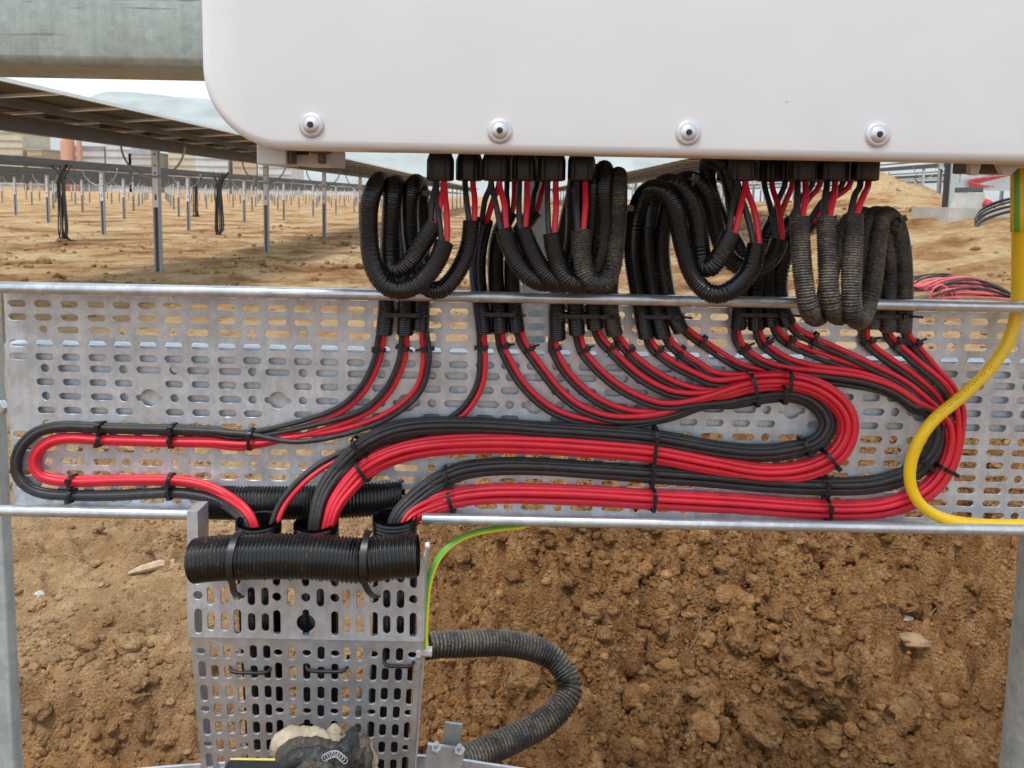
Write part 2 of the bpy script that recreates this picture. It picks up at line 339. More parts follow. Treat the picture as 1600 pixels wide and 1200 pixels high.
# crumbs and clods of soil lying on it (uncountable)
def ico(sub):
    bm = bmesh.new(); bmesh.ops.create_icosphere(bm, subdivisions=sub, radius=1)
    v = np.array([x.co[:] for x in bm.verts]); f = np.array([[q.index for q in p.verts] for p in bm.faces]); bm.free(); return v, f
IV, IF = ico(2); I1, F1 = ico(1)
def lumpy(v, k, amt=.35):
    d = v.copy(); n = fbm(v[:,0]*1.3+k*7.7+50, v[:,1]*1.3+v[:,2]*1.7+50, 1.1, 3, .6, seed=k)
    return d*(1-amt+2*amt*n)[:, None]
IV3, IF3 = ico(3)
def rough(v, k):
    v = lumpy(v, k, .42); n = np.stack([fbm(v[:,0]*3+k, v[:,1]*3+v[:,2]*2.3+9+q*5, 1.6, 3, .7, seed=k+q) for q in range(3)], 1)-.5; return v*(1+.0*n)+n*.55
LUMP3 = [rough(IV3, k) for k in range(8)]
LUMPS = [rough(IV, k) for k in range(8)]; LUMP1 = [lumpy(I1, k) for k in range(8)]
def clods(name, X, Y, S, seed, sink=.25):
    rng = np.random.RandomState(seed); Z = height(X, Y); VV = []; FF = []; n = 0; TN = []
    for x, y, z, s in zip(X, Y, Z, S):
        b, f = (LUMP3, IF3) if s > .014 else (LUMPS, IF) if s > .0062 else (LUMP1, F1)
        v = b[rng.randint(8)]*np.array((1, 1, .75))*s*rng.uniform(.75, 1.3, 3); a = rng.uniform(0, 6.28); t = rng.uniform(-.6, .6)
        c, d = math.cos(a), math.sin(a); e, g = math.cos(t), math.sin(t)
        v = v @ np.array(((e,0,g),(0,1,0),(-g,0,e))).T @ np.array(((c,-d,0),(d,c,0),(0,0,1))).T + (x, y, z+s*(.5-sink))
        VV.append(v); FF.append(f+n); n += len(v); TN.append(np.full(len(v), rng.beta(2.2, 2.2)))
    V = np.vstack(VV); Fc = np.vstack(FF); me = bpy.data.meshes.new(name); me.vertices.add(len(V)); me.vertices.foreach_set('co', V.ravel())
    me.loops.add(Fc.size); me.loops.foreach_set('vertex_index', Fc.ravel().astype(np.int32)); me.polygons.add(len(Fc))
    me.polygons.foreach_set('loop_start', np.arange(0, Fc.size, 3, dtype=np.int32)); me.polygons.foreach_set('use_smooth', np.ones(len(Fc), bool)); me.update(calc_edges=True)
    at_ = me.attributes.new('dry', 'FLOAT', 'POINT'); at_.data.foreach_set('value', dryness(V[:,0], V[:,1]).astype(np.float32)); me.materials.append(M['soil'])
    at_ = me.attributes.new('tone', 'FLOAT', 'POINT'); at_.data.foreach_set('value', np.concatenate(TN).astype(np.float32))
    return link(name, me)
n = 60000; Y = .35+2.5*RNG.uniform(0, 1, n)**1.3; X = RNG.uniform(-.35, .25+.62*(Y+.7), n)
S = .0027/np.power(RNG.uniform(.003, 1, n), .40); keep = RNG.uniform(0, 1, n) < (.25+.9*sst(.42, .60, fbm(X, Y, 3, 3, seed=91)))
X, Y, S = X[keep], Y[keep], np.minimum(S[keep], .030)
tag(clods('soil_crumbs', X, Y, S, 1), 'loose brown soil crumbs and clods covering the mound', 'soil', kind='stuff')
IV4, IF4 = ico(4)
def big_clods():
    rng = np.random.RandomState(12); mb = MB()
    for k in range(34):
        y = rng.uniform(.75, 2.1); x = rng.uniform(-.05, .45+.55*y); sz = .030/np.power(rng.uniform(.12, 1), .5)
        v = rough(IV4, 20+k % 9); v = v + (np.stack([fbm(v[:,0]*5+k, v[:,1]*5+v[:,2]*4+30+q*3, 2.2, 4, .75, seed=q+k % 9) for q in range(3)], 1)-.5)*.30
        a = rng.uniform(0, 6.28); c, d = math.cos(a), math.sin(a); v = v*rng.uniform(.75, 1.25, 3)*np.array((1, 1, .8))*sz; v = v @ np.array(((c,-d,0),(d,c,0),(0,0,1))).T
        mb.add(v + np.array((x, y, float(height(np.array(x), np.array(y)))+sz*.12)), IF4.tolist())
    o = mb.build('large_soil_clods', M['soil']); o.data.attributes.new('tone', 'FLOAT', 'POINT').data.foreach_set('value', np.full(mb.n, .5, np.float32)); tag(o, 'big soft clods of brown earth on the mound', 'soil', kind='stuff')
big_clods()
n = 16000; Y = .75+3.2*RNG.uniform(0, 1, n); X = -RNG.uniform(.05, .1+.72*(Y+.7), n); S = .0034/np.power(RNG.uniform(.004, 1, n), .42)
keep = RNG.uniform(0, 1, n) < (.15+1.0*sst(.46, .62, fbm(X, Y, 2.6, 3, seed=95)))
tag(clods('dry_soil_crumbs', X[keep], Y[keep], np.minimum(S[keep], .035), 2), 'pale dry crumbs scattered over the flat soil', 'soil', kind='stuff')

n = 9000; Y = 3.5*np.power(8.0, RNG.uniform(0, 1, n)); X = RNG.uniform(-1, 1, n)*(.75*(Y+.7)); S = .010/np.power(RNG.uniform(.01, 1, n), .42)*np.clip(Y/7, .8, 1.6)
keep = RNG.uniform(0, 1, n) < (.08+1.0*sst(.48, .62, fbm(X, Y, .7, 4, seed=99)))
tag(clods('field_clods', X[keep], Y[keep], S[keep], 3), 'small clods of earth strewn over the open field', 'soil', kind='stuff')
# hills
def ridge(name, Y0, x0, x1, h, seed, col):
    xs = np.linspace(x0, x1, 160); ys = np.linspace(0, 1, 14); mb = MB()
    V = [(x, Y0+2500*t, -20+h*math.sin(min(1, t*1.6)*math.pi/2)*(.35+.9*float(fbm(np.array(x/1500.+9), np.array(t*.8+3), 1, 4, .5, seed)))) for t in ys for x in xs]
    mb.add(V, [(j*160+i, j*160+i+1, (j+1)*160+i+1, (j+1)*160+i) for j in range(13) for i in range(159)])
    return tag(mb.build(name, col), kind='structure')
M['hill'] = plain('haze_tinted_hillside', (.36,.39,.38), .95, var=.15, scale=.004)  # distance haze is put into this cool grey base colour
ridge('hills', 5200, -7500, 7500, 900, 4, M['hill'])

# ------------------------------------------------------------------ solar rows
def module_mesh():
    mb = MB(); w_, l_ = 1.13, 2.28          # along the row, across it
    mb.box((0, 0, .018), (l_-.02, w_-.03, .006), mi=0); mb.box((0, 0, .0235), (l_-.02, w_-.03, .004), mi=2)
    for s in (-1, 1):
        mb.box((s*(l_/2-.012), 0, .008), (.024, w_-.012, .036), mi=1); mb.box((0, s*(w_/2-.018), .008), (l_-.05, .024, .036), mi=1)
    mb.box((-.02, 0, .004), (.12, .10, .022), mi=3)
    for s in (-1, 1): mb.box((s*.35, 0, -.03), (.05, w_-.1, .04), mi=3) if False else None
    return mb.mesh('solar_module', [M['pvback'], M['pvframe'], M['pvglass'], M['dark_grey']], shade=False)
PVM = module_mesh()
def post_mesh(h):
    mb = MB(); mb.box((0, .03, h/2-.2), (.094, .006, h+.4))
    for q in (-1, 1): mb.box((q*.050, 0, h/2-.2), (.006, .066, h+.4)); mb.box((q*.040, -.034, h/2-.2), (.024, .005, h+.4))
    mb.box((0, -.041, h-.48), (.084, .006, .96), mi=2)
    for k, l in ((.12, .03), (.30, .03), (.42, .03), (.80, .09)): mb.box((0, -.0455, h-k), (.024, .003, l), mi=1)
    return mb.mesh('post', [M['pvsteel'], M['hole'], M['pvframe']], shade=False)
POSTM = post_mesh(2.0)
def arc_mesh():
    mb = MB(); t = np.linspace(-math.pi, 0, 25); mb.tube(np.stack([np.cos(t)*.48, 0*t, np.sin(t)*.48+.10], 1), .016, 6)
    return mb.mesh('drive_arc', M['pvsteel'])
ARCM = arc_mesh()
def stripm(nm, y0, y1):
    return nm
def row(X0, ys, ye, zt, tilt, label, group, singles, step=5.0, y_first=None, follow=False):
    t = empty('solar_panel_row', (X0, ys, float(height(np.array(X0), np.array(ys))))); tag(t, label, 'solar panels', group)
    zb = lambda y: float(height(np.array(float(X0)), np.array(float(y))))
    mb = MB(); mb.box((X0, (ys+ye)/2, zt-.11), (.14, ye-ys, .17)); mb.build('torque_tube', M['darksteel'], t, shade=False)
    mb = MB()
    for s in (-1, 1): mb.box((X0+s*.55, (ys+ye)/2, zt-.03+s*.55*math.tan(tilt)), (.05, ye-ys, .06))
    mb.build('purlins', M['darksteel'], t, shade=False)
    y = ys+.57; k = 0; me2 = None
    rot = Euler((0, -tilt, 0))
    while y < ye:
        if k < singles:
            o = link('solar_module', PVM, t); o.matrix_parent_inverse = Matrix(); o.matrix_world = Matrix.Translation((X0, y, zt+.02)) @ rot.to_matrix().to_4x4()
            o.matrix_basis = Matrix.Translation(-t.location) @ o.matrix_basis if False else o.matrix_basis
            o.location = Vector((X0, y, zt+.02)) - t.location; o.rotation_euler = rot
        y += 1.14; k += 1
        if k == singles and y < ye:
            mb = MB(); c = np.array(rot.to_matrix())
            mb.box((X0, (y-.57+ye)/2, zt+.035), (2.27, ye-y+.57, .012), c, mi=0); mb.box((X0, (y-.57+ye)/2, zt+.046), (2.27, ye-y+.57, .008), c, mi=2)
            for s in (-1, 1): mb.box(np.array((X0, (y-.57+ye)/2, zt+.03)) + c @ np.array((s*1.14, 0, 0)), (.02, ye-y+.57, .04), c, mi=1)
            o = mb.build('module_strip', [M['pvback'], M['pvframe'], M['pvglass']], t, shade=False); break
    y = y_first if y_first is not None else ys+1
    while y < ye:
        z0 = zb(y); o = link('post', POSTM, t); o.matrix_parent_inverse = Matrix(); o.location = Vector((X0, y, z0)) - t.location; o.scale = (1, 1, (zt-.14-z0)/2.0)
        if y < 75:
            o = link('drive_arc', ARCM, t); o.matrix_parent_inverse = Matrix(); o.location = Vector((X0, y-.09, zt-.22)) - t.location
        y += step
TL = R(4); TF = R(9)
row(-5.45, 3.0, 95, 2.10, TL, 'nearest solar panel row on the left, dark underside filling the edge', 'rows of solar panels', 60, 5.0, 10.6)
names = {-11.4: 'second solar panel row from the left edge, behind the nearest left row', -17.4: 'third solar panel row on the left, behind two nearer rows', -23.4: 'fourth solar panel row on the left, far in the field',
         -29.4: 'fifth solar panel row on the left, far in the field', -35.4: 'sixth solar panel row on the left, near the horizon', -41.4: 'seventh solar panel row on the left, below the town', -47.4: 'eighth solar panel row on the left, below the town', -53.4: 'farthest solar panel row on the left below the town'}
for k, (x, lab) in enumerate(names.items()): row(x, 8, 160, 2.0, -R(5.5), lab, 'rows of solar panels', 0, 5.4, 9+k*1.7)
row(5.75, 13.0, 110, 2.32, -TL, 'nearest solar panel row right of the hanging conduits', 'rows of solar panels', 40, 5.0, 14.2)
for k, (x, lab) in enumerate({11.6: 'solar panel row standing on the bank at right, nearest', 17.6: 'solar panel row on the bank at right, second', 23.6: 'solar panel row on the bank at right, third', 29.6: 'solar panel row on the bank at right, farthest'}.items()):
    row(x, 15+k*3, 140, 3.05, -TF, lab, 'rows of solar panels', 0, 5.2, 19.5+k*1.3)
# black cable drops beside two posts
def drop(px, py, Y, h, label):
    b = at(px, py, Y); g = float(height(np.array(b[0]), np.array(Y))); mb = MB(); rng = np.random.RandomState(int(px))
    for k in range(9):
        o = rng.uniform(-.10, .10, 2); f = rng.uniform(-.2, .2, 2); tp = rng.uniform(-.4, .4)
        mb.tube(spline(np.array([(b[0]+f[0], Y+f[1], g-.02), (b[0]+o[0]*1.2, Y+o[1], g+.2), (b[0]+o[0], Y+o[1], g+.9), (b[0]+o[0]*.8, Y+o[1], g+h-.4), (b[0]+tp*.8, Y+o[1], g+h)]), .08), rng.uniform(.014, .028), 6)
    tag(mb.build('cable_drop', M['cable']), label, 'cable bundle', 'black cable drops under the solar rows')
drop(100, 365, 17.5, 1.95, 'ragged black cable bundle hanging to the ground at far left'); drop(343, 355, 22, 1.95, 'ragged black cable bundle hanging to ground between left posts')
drop(306, 335, 34, 1.9, 'small far black cable bundle left of the ragged one')

# town far behind the left rows
def town():
    rng = np.random.RandomState(5); cols = [M['concrete'], plain('cream_wall', (.55,.48,.36), .9, scale=.2), plain('pale_grey_cladding', (.55,.56,.57), .8, scale=.2), plain('tan_wall', (.46,.36,.24), .9, scale=.2)]
    rc = plain('grey_roof', (.35,.35,.36), .8, scale=.2); gl = plain('far_window_glass', (.25,.26,.27), .3)
    spec = [(-20, 60, 25, 0), (40, 40, 31, 1), (78, 22, 22, 3), (160, 46, 24, 2), (205, 38, 29, 2), (243, 46, 21, 0), (300, 40, 26, 1), (345, 50, 29, 2), (395, 36, 21, 3), (440, 50, 22, 2)]
    words = ['concrete block at the far left edge', 'tall cream block second from the left', 'low tan block left of the orange tower', 'pale grey shed right of the orange tower', 'tall pale grey block beside the shed', 'low concrete block behind the nearest post', 'cream block right of the nearest post', 'tall grey block above the second post', 'low tan block right of the second post', 'pale block farthest right in the town']
    mb = MB(); mb.box((0, 0, 0), (2.2, .3, 1.8)); WM = mb.mesh('window', gl, False)
    for (px, wd, h, c), wl in zip(spec, words):
        p = at(px, 290, 420); t = empty('far_building', (p[0], 420, 0)); W = wd/F*420
        mb = MB(); mb.box((p[0], 420, h/2), (W, 25, h)); mb.build('wall', cols[c], t, shade=False)
        mb = MB(); mb.box((p[0], 420, h+.4), (W+1, 26, .8)); mb.build('roof', rc, t, shade=False)
        nwin = max(2, int(W/5))
        for fl in range(int(h/4)):
            mb = MB(); mb.box((p[0], 407.3, 3+fl*4), (W*.98, .5, .5)); mb.build('floor_band', rc, t, shade=False)
        tag(t, 'far building, ' + wl, 'building', 'buildings of the far town')
    om = plain('orange_red_paint', (.52,.27,.18), .6, scale=.3)
    for px, r, h, lab in ((108, 3.4, 31, 'wide orange red silo in the far town'), (126, 1.4, 30, 'narrow orange red silo beside the wide one')):
        p = at(px, 290, 400); mb = MB(); mb.lathe([(r, 0), (r, h*.2), (r*1.04, h*.21), (r, h*.22), (r, h*.85), (r*.6, h*.95), (.4, h)], (p[0], 400, 0), (0, 0, 1), 20)
        tag(mb.build('silo', om), lab, 'silo', 'orange silos')
town()

# ------------------------------------------------------------------ perforated trays
MMW = .1222; 
def hole_r(kind, th, u):
    """distance from hole centre to its edge in direction th; u = size in metres"""
    c, s = np.abs(np.cos(th)), np.abs(np.sin(th))
    def stad(L_, H):
        h = H/2; a = L_/2-h; t1 = h/np.maximum(s, 1e-9); x = t1*c
        disc = np.maximum(h*h-(a*s)**2, 0); t2 = a*c+np.sqrt(disc); return np.where(x <= a, t1, t2)
    if kind == 's': return stad(.0172, .0066)
    if kind == 'L': return stad(.0235, .0066)
    if kind == 'l': return stad(.0215, .0066)
    if kind == 'c': return np.full_like(th, .0040)
    if kind == 'F': return np.maximum(.0083, stad(.0255, .0060))
ROWS = [-161.5, -142, -121.5, -102.5, -81.5, -61, -43.5, -22, 0, 22, 43.5, 61, 81.5, 102.5, 121.5, 142, 161.5]   # 17 rows of openings, across 350 units
LROW = {0, 3, 6, 8, 10, 13, 16}
HALF = {'s': .0086, 'L': .01175, 'l': .01075, 'c': .004, 'F': .01275, None: .0086}
def sheet(length, height_, off, th=.0016):
    """perforated strip: u along 0..length, v across -height/2..height/2. returns verts (u,v,w), faces"""
    k = MMW/.1222; rv = [r*height_/350 for r in ROWS]
    mb = MB(); edges_v = [-height_/2] + [(rv[i]+rv[i+1])/2 for i in range(16)] + [height_/2]
    k0 = int(math.floor(-off/MMW))-1; nper = int(length/MMW)+4
    for ri in range(17):
        Lr = ri in LROW; cells = []
        for p in range(k0, k0+nper):
            if Lr: offs = [(0, 'F' if ri == 8 else 'L'), (.0240, 'c'), (.0470, 'l'), (.0772, 'l'), (.0982, 'c')]
            else: offs = [(0, 's' if ri not in (7, 9) else None), (.0240, 's'), (.0490, 's'), (.0742, 's'), (.0982, 's')]
            for q, (o_, k_) in enumerate(offs): cells.append((off+p*MMW+o_*k, k_, q))
        ce = []
        for i in range(len(cells)-1):
            (u, a, qa), (v, b, qb) = cells[i], cells[i+1]
            if ri in (7, 8, 9) and qa == 0: ce.append(u+.0143*k)
            elif ri in (7, 8, 9) and qb == 0: ce.append(v-.0143*k)
            else: ce.append((u+HALF[a]*k + v-HALF[b]*k)/2)
        for i in range(1, len(cells)-1):
            a, b = max(ce[i-1], 0), min(ce[i], length)
            if b-a < 1e-6: continue
            v0, v1 = edges_v[ri], edges_v[ri+1]; cu, kd, q = cells[i]; cv = rv[ri]
            clipped = cu-(HALF[kd])*k < a+.0003 or cu+HALF[kd]*k > b-.0003
            if q == 0 and ri in (7, 9) and not (cu-.01275*k < a+.0003 or cu+.01275*k > b-.0003): continue      # the flower cell fills it
            if kd is None or clipped:
                mb.add([(a,v0,0),(b,v0,0),(b,v1,0),(a,v1,0),(a,v0,th),(b,v0,th),(b,v1,th),(a,v1,th)], [(0,1,2,3),(7,6,5,4)]); continue
            if kd == 'F': v0, v1 = edges_v[7], edges_v[10]
            cor = [math.atan2(y_-cv, x_-cu) for x_ in (a, b) for y_ in (v0, v1)]
            ang = np.sort(np.concatenate([np.linspace(-math.pi, math.pi, 28, endpoint=False)+.01, cor] + ([np.linspace(-.5, .5, 21), np.linspace(math.pi-.5, math.pi-.003, 11), np.linspace(-math.pi+.003, -math.pi+.5, 11)] if kd == 'F' else [])))
            rh = hole_r(kd, ang, 1)*k; c_, s_ = np.cos(ang), np.sin(ang)
            tx = np.where(c_ > 0, (b-cu)/np.where(np.abs(c_) < 1e-9, 1e-9, c_), (a-cu)/np.where(np.abs(c_) < 1e-9, -1e-9, c_))
            ty = np.where(s_ > 0, (v1-cv)/np.where(np.abs(s_) < 1e-9, 1e-9, s_), (v0-cv)/np.where(np.abs(s_) < 1e-9, -1e-9, s_))
            ro = np.minimum(np.abs(tx), np.abs(ty)); rh = np.minimum(rh, ro*.985)
            n = len(ang); O = np.stack([cu+ro*c_, cv+ro*s_], 1); H = np.stack([cu+rh*c_, cv+rh*s_], 1)
            ch = .00035; H2 = np.stack([cu+(rh+ch)*c_, cv+(rh+ch)*s_], 1)
            V = np.vstack([np.c_[O, np.zeros(n)], np.c_[H2, np.zeros(n)], np.c_[H, np.full(n, ch)], np.c_[H, np.full(n, th)], np.c_[O, np.full(n, th)]]); fs = []
            for j in range(n):
                m = (j+1) % n; fs += [(j, m, n+m, n+j), (n+j, n+m, 2*n+m, 2*n+j), (2*n+j, 2*n+m, 3*n+m, 3*n+j), (4*n+m, 4*n+j, 3*n+j, 3*n+m)]
            mb.add(V, fs)
    return np.vstack(mb.V), mb.Fc
p_tl = at(5, 447, 0); p_bl = at(12, 789, 0); p_tr = at(1700, 480, 0)
X_L = p_tl[0]; X_R = at(1660, 600, 0)[0]; ZT = at(800, 452, 0)[2]; ZB = at(800, 797, 0)[2]
XF0 = at(233, 620, 0)[0]
ZC = at(233, 622, 0)[2]; HB = 350*(at(233, 532, 0)[2]-at(233, 712, 0)[2])/180; ZBm = ZC-HB/2
XF1 = at(434, 625, 0)[0]; print('period', XF1-XF0, 'tray height', HB, 'bottom', ZBm, ZB, 'width', X_R-X_L)
MMW = XF1-XF0
V, Fc = sheet(X_R-X_L, HB, (XF0-X_L) % MMW)
mb = MB(); mb.add(np.stack([X_L+V[:,0], V[:,2], ZC+V[:,1]], 1), Fc)
tray = empty('cable_tray', (0, 0, ZBm)); tag(tray, 'long horizontal perforated galvanised tray carrying the red and black cables', 'cable tray')
base = mb.build('perforated_base', M['galv'], tray, shade=False)
RIMY = -.036
def rolled(xa, xb, z, name='rolled_lip', r=.0052):
    mb = MB(); mb.tube(np.array([(xa, RIMY, z), (xa+.001, RIMY, z), (xb-.001, RIMY, z), (xb, RIMY, z)]), [r*.9, r, r, r*.9], 16)
    return mb.build(name, M['rim'], tray, sharp=40)
ztop = ZC+HB/2
ZRIM = at(400, 457, RIMY)[2]; ZBR = at(800, 813, RIMY)[2]
rolled(X_L-.05, X_R, ZRIM)
zt_f = max(ztop, ZRIM)
for a, b in ((0, 576), (694, 738), (1072, 1128), (1432, 1572)):
    xa = X_L if a == 0 else at(a, 455, -.02)[0]; xb = at(b, 455, -.02)[0]
    mb = MB(); V0 = [(xa, 0, ztop), (xb, 0, ztop), (xb, RIMY, ZRIM+.004), (xa, RIMY, ZRIM+.004)]; V1 = [(x, y, z-.0014) for x, y, z in V0]
    mb.add(V0+V1, [(0,1,2,3),(7,6,5,4),(0,3,7,4),(1,5,6,2),(3,2,6,7),(0,4,5,1)]); mb.build('upper_flange', M['galv'], tray, shade=False)
xc0, xc1 = at(298, 808, RIMY)[0], at(660, 815, RIMY)[0]
for a, b in ((X_L-.05, xc0), (xc1, X_R)):
    rolled(a, b, ZBR)
    aa = max(a, X_L); mb = MB(); V0 = [(aa, 0, ZBm), (b, 0, ZBm), (b, RIMY, ZBR-.002), (aa, RIMY, ZBR-.002)]; V1 = [(x, y, z-.0014) for x, y, z in V0]
    mb.add(V0+V1, [(0,1,2,3),(7,6,5,4),(0,3,7,4),(1,5,6,2),(3,2,6,7),(0,4,5,1)]); mb.build('lower_flange', M['galv'], tray, shade=False)
mb = MB(); mb.box((xc0+.004, -.030, ZBR-.012), (.010, .024, .034)); mb.build('cut_flange_tab', M['galv'], tray, shade=False)
mb = MB(); q = at(270, 578, -.004); mb.lathe([(.0050, 0), (.0050, .003), (.0042, .0036)], (q[0], .0045, q[2]), (0, -1, 0), 6); mb.build('bolt_head', M['galv'], tray, shade=False)
# rail behind the tray
zr1, zr0 = at(800, 552, .006)[2], at(800, 670, .006)[2]
mb = MB(); mb.box(((X_L+X_R)/2+.05, .028, (zr0+zr1)/2), (X_R-X_L+.112, .044, zr1-zr0)); ra = mb.build('support_rail', M['galv'], None, shade=False)
tag(ra, 'flat galvanised rail behind the middle slots of the horizontal tray', 'rail')
# posts and beam
def rbox(name, x0, x1, y0, y1, z0, z1, r, mat, axis):
    mb = MB(); a = np.linspace(0, 2*math.pi, 24, endpoint=False)+math.pi/24
    def prof(u0, u1, v0, v1): return np.array([((u0+r if math.cos(t) < 0 else u1-r)+r*math.cos(t), (v0+r if math.sin(t) < 0 else v1-r)+r*math.sin(t)) for t in a])
    if axis == 'z': P = prof(x0, x1, y0, y1); V = [(u, v, z) for z in (z0, z1) for u, v in P]
    else: P = prof(y0, y1, z0, z1); V = [(x, u, v) for x in (x0, x1) for u, v in P]
    n = 24; mb.add(V, [(j, (j+1) % n, n+(j+1) % n, n+j) for j in range(n)] + [tuple(range(n))[::-1], tuple(range(n, 2*n))]); return mb.build(name, mat, None, sharp=35)
xr = at(20, 815, .074)[0]
pl = rbox('support_post', xr-.08, xr, .058, .074, -.3, 1.62, .003, M['postzinc'], 'z'); tag(pl, 'pale green grey square post at the left edge behind the tray', 'post')
for k, (px, py) in enumerate(((3, 635),)):
    q = at(px, py, .058); mb = MB(); mb.lathe([(.008, 0), (.008, .006), (.006, .007)], q, (0, -1, 0), 6); mb.build('bolt', M['galv'], pl, shade=False)
xl = at(1597, 905, .05)[0]; mb = MB(); mb.tube(np.array([(xl+.030, .05, z) for z in (-.3, .2, .6, 1.0, ZBm-.01)]), .03, 28); tag(mb.build('support_pipe', M['tube'], sharp=50), 'weathered grey round pipe leg at the lower right edge', 'pipe')
zb = at(150, 103, .06)[2]
bm_ = rbox('support_beam', -1.6, .9, .06, .16, zb, zb+.12, .012, M['green'], 'x'); tag(bm_, 'scratched greenish galvanised box beam behind the white inverter', 'beam')
q = at(842, 340, .16); zq = zb
mb = MB(); mb.box((q[0], .20, 1.33), (.012, .03, .46)); mb.box((q[0]-.003, .183, 1.33), (.03, .004, .46)); mb.box((q[0], .12, 1.115), (.03, .13, .02)); tag(mb.build('mid_post', M['postzinc'], shade=False), 'thin pale zinc post behind the middle conduits', 'post')

# ------------------------------------------------------------------ inverter
IY = -.140
xi0 = at(311, 60, IY)[0]; zi0 = at(800, 239, IY)[2]; xi1 = xi0+1.035; zi1 = zi0+.70
inv = empty('inverter', (0, 0, zi0)); tag(inv, 'large white inverter with rounded corner and four screws along its lower edge', 'inverter')
def rr_outline(x0, x1, z0, z1, r, n=14):
    out = []
    for cx, cz, a0 in ((x1-r, z0+r, -90), (x1-r, z1-r, 0), (x0+r, z1-r, 90), (x0+r, z0+r, 180)):
        for k in range(n+1): t = R(a0+90*k/n); out.append((cx+r*math.cos(t), cz+r*math.sin(t)))
    return out
def shell(layers, mat, name, parent, r0):
    mb = MB(); V = []; n = None
    for ins, y in layers:
        o = rr_outline(xi0+ins, xi1-ins, zi0+ins, zi1-ins, max(r0-ins, .003)); n = len(o); V += [(x, y, z) for x, z in o]
    fs = [(i*n+j, i*n+(j+1) % n, (i+1)*n+(j+1) % n, (i+1)*n+j) for i in range(len(layers)-1) for j in range(n)]
    fs += [tuple(range(n))[::-1], tuple((len(layers)-1)*n+j for j in range(n))]; mb.add(V, fs); return mb.build(name, mat, parent, sharp=50)
shell([(.002, -.112), (0, -.113), (0, IY+.008), (.0006, IY+.005), (.0018, IY+.0025), (.004, IY+.0008), (.007, IY)], M['white'], 'front_cover', inv, .060)
mb = MB(); mb.box(((xi0+xi1)/2, -.025, (zi0+zi1)/2+.008), (xi1-xi0-.05, .17, zi1-zi0-.02)); mb.build('housing', M['shade_grey'], inv, shade=False)
for px, py in ((487, 196), (781, 205), (1075, 208), (1371, 211)):
    q = at(px, py, IY)
    mb = MB(); t = np.linspace(0, 1, 2)
    mb.lathe([(.0093, 0), (.0093, .0010), (.0087, .0017), (.0066, .0019)], (q[0], IY-.0002, q[2]), (0, -1, 0), 36); s = mb.build('screw_washer', M['steel'], inv, sharp=60)
    mb = MB(); mb.lathe([(.0064, .0016), (.0062, .0022), (.0054, .0032), (.0040, .0039), (.0026, .0042), (.0018, .0030)], (q[0], IY, q[2]), (0, -1, 0), 30); h = mb.build('screw_head', M['steel'], s, sharp=60)
    mb = MB(); mb.lathe([(.0018, .0030), (.0018, .0043)], (q[0], IY, q[2]), (0, -1, 0), 6); mb.build('socket', M['hole'], h, shade=False)
def pbox(pxa, pya, pxb, pyb, Y0, Y1, name, mat, parent):
    a = at(pxa, pya, Y0); b = at(pxb, pyb, Y0); mb = MB()
    mb.box(((a[0]+b[0])/2, (Y0+Y1)/2, (a[2]+b[2])/2), (abs(b[0]-a[0]), Y1-Y0, abs(a[2]-b[2]))); o = mb.build(name, mat, parent, shade=False)
    m = o.modifiers.new('bevel', 'BEVEL'); m.width = .0015; m.segments = 2; return o
pbox(400, 214, 447, 258, -.108, -.07, 'mounting_foot', M['shade_grey'], inv)
pbox(449, 215, 456, 256, -.105, -.09, 'switch_bracket', M['dark_grey'], inv)
pbox(457, 230, 517, 259, -.085, -.03, 'switch_base', M['shade_grey'], inv)
for k in range(5): pbox(459+4.6*k, 226, 462+4.6*k, 242, -.09, -.086, 'vent_fin', M['hole'], inv)
pbox(483, 222, 516, 240, -.096, -.087, 'switch_lever', M['dark_grey'], inv); pbox(496, 238, 506, 256, -.095, -.087, 'switch_lug', M['dark_grey'], inv)
pbox(510, 226, 612, 236, -.06, -.03, 'warning_strip', M['redpart'], inv)
pbox(1470, 240, 1520, 249, -.08, -.05, 'warning_strip', M['redpart'], inv)
def plate(outline, Y0, Y1, name, mat, parent):
    P = [at(x, y, Y0) for x, y in outline]; n = len(P); mb = MB()
    mb.add([(p[0], Y0, p[2]) for p in P]+[(p[0], Y1, p[2]) for p in P], [tuple(range(n)), tuple(range(n, 2*n))[::-1]]+[(j, n+j, n+(j+1) % n, (j+1) % n) for j in range(n)]); return mb.build(name, mat, parent, shade=False)
plate([(1516,240),(1700,243),(1700,262),(1592,262),(1580,273),(1568,273),(1560,256),(1534,255),(1528,274),(1517,273)], -.10, -.094, 'mounting_foot', M['shade_grey'], inv)
pbox(1516, 242, 1590, 272, -.07, -.045, 'switch_base', M['dark_grey'], inv)

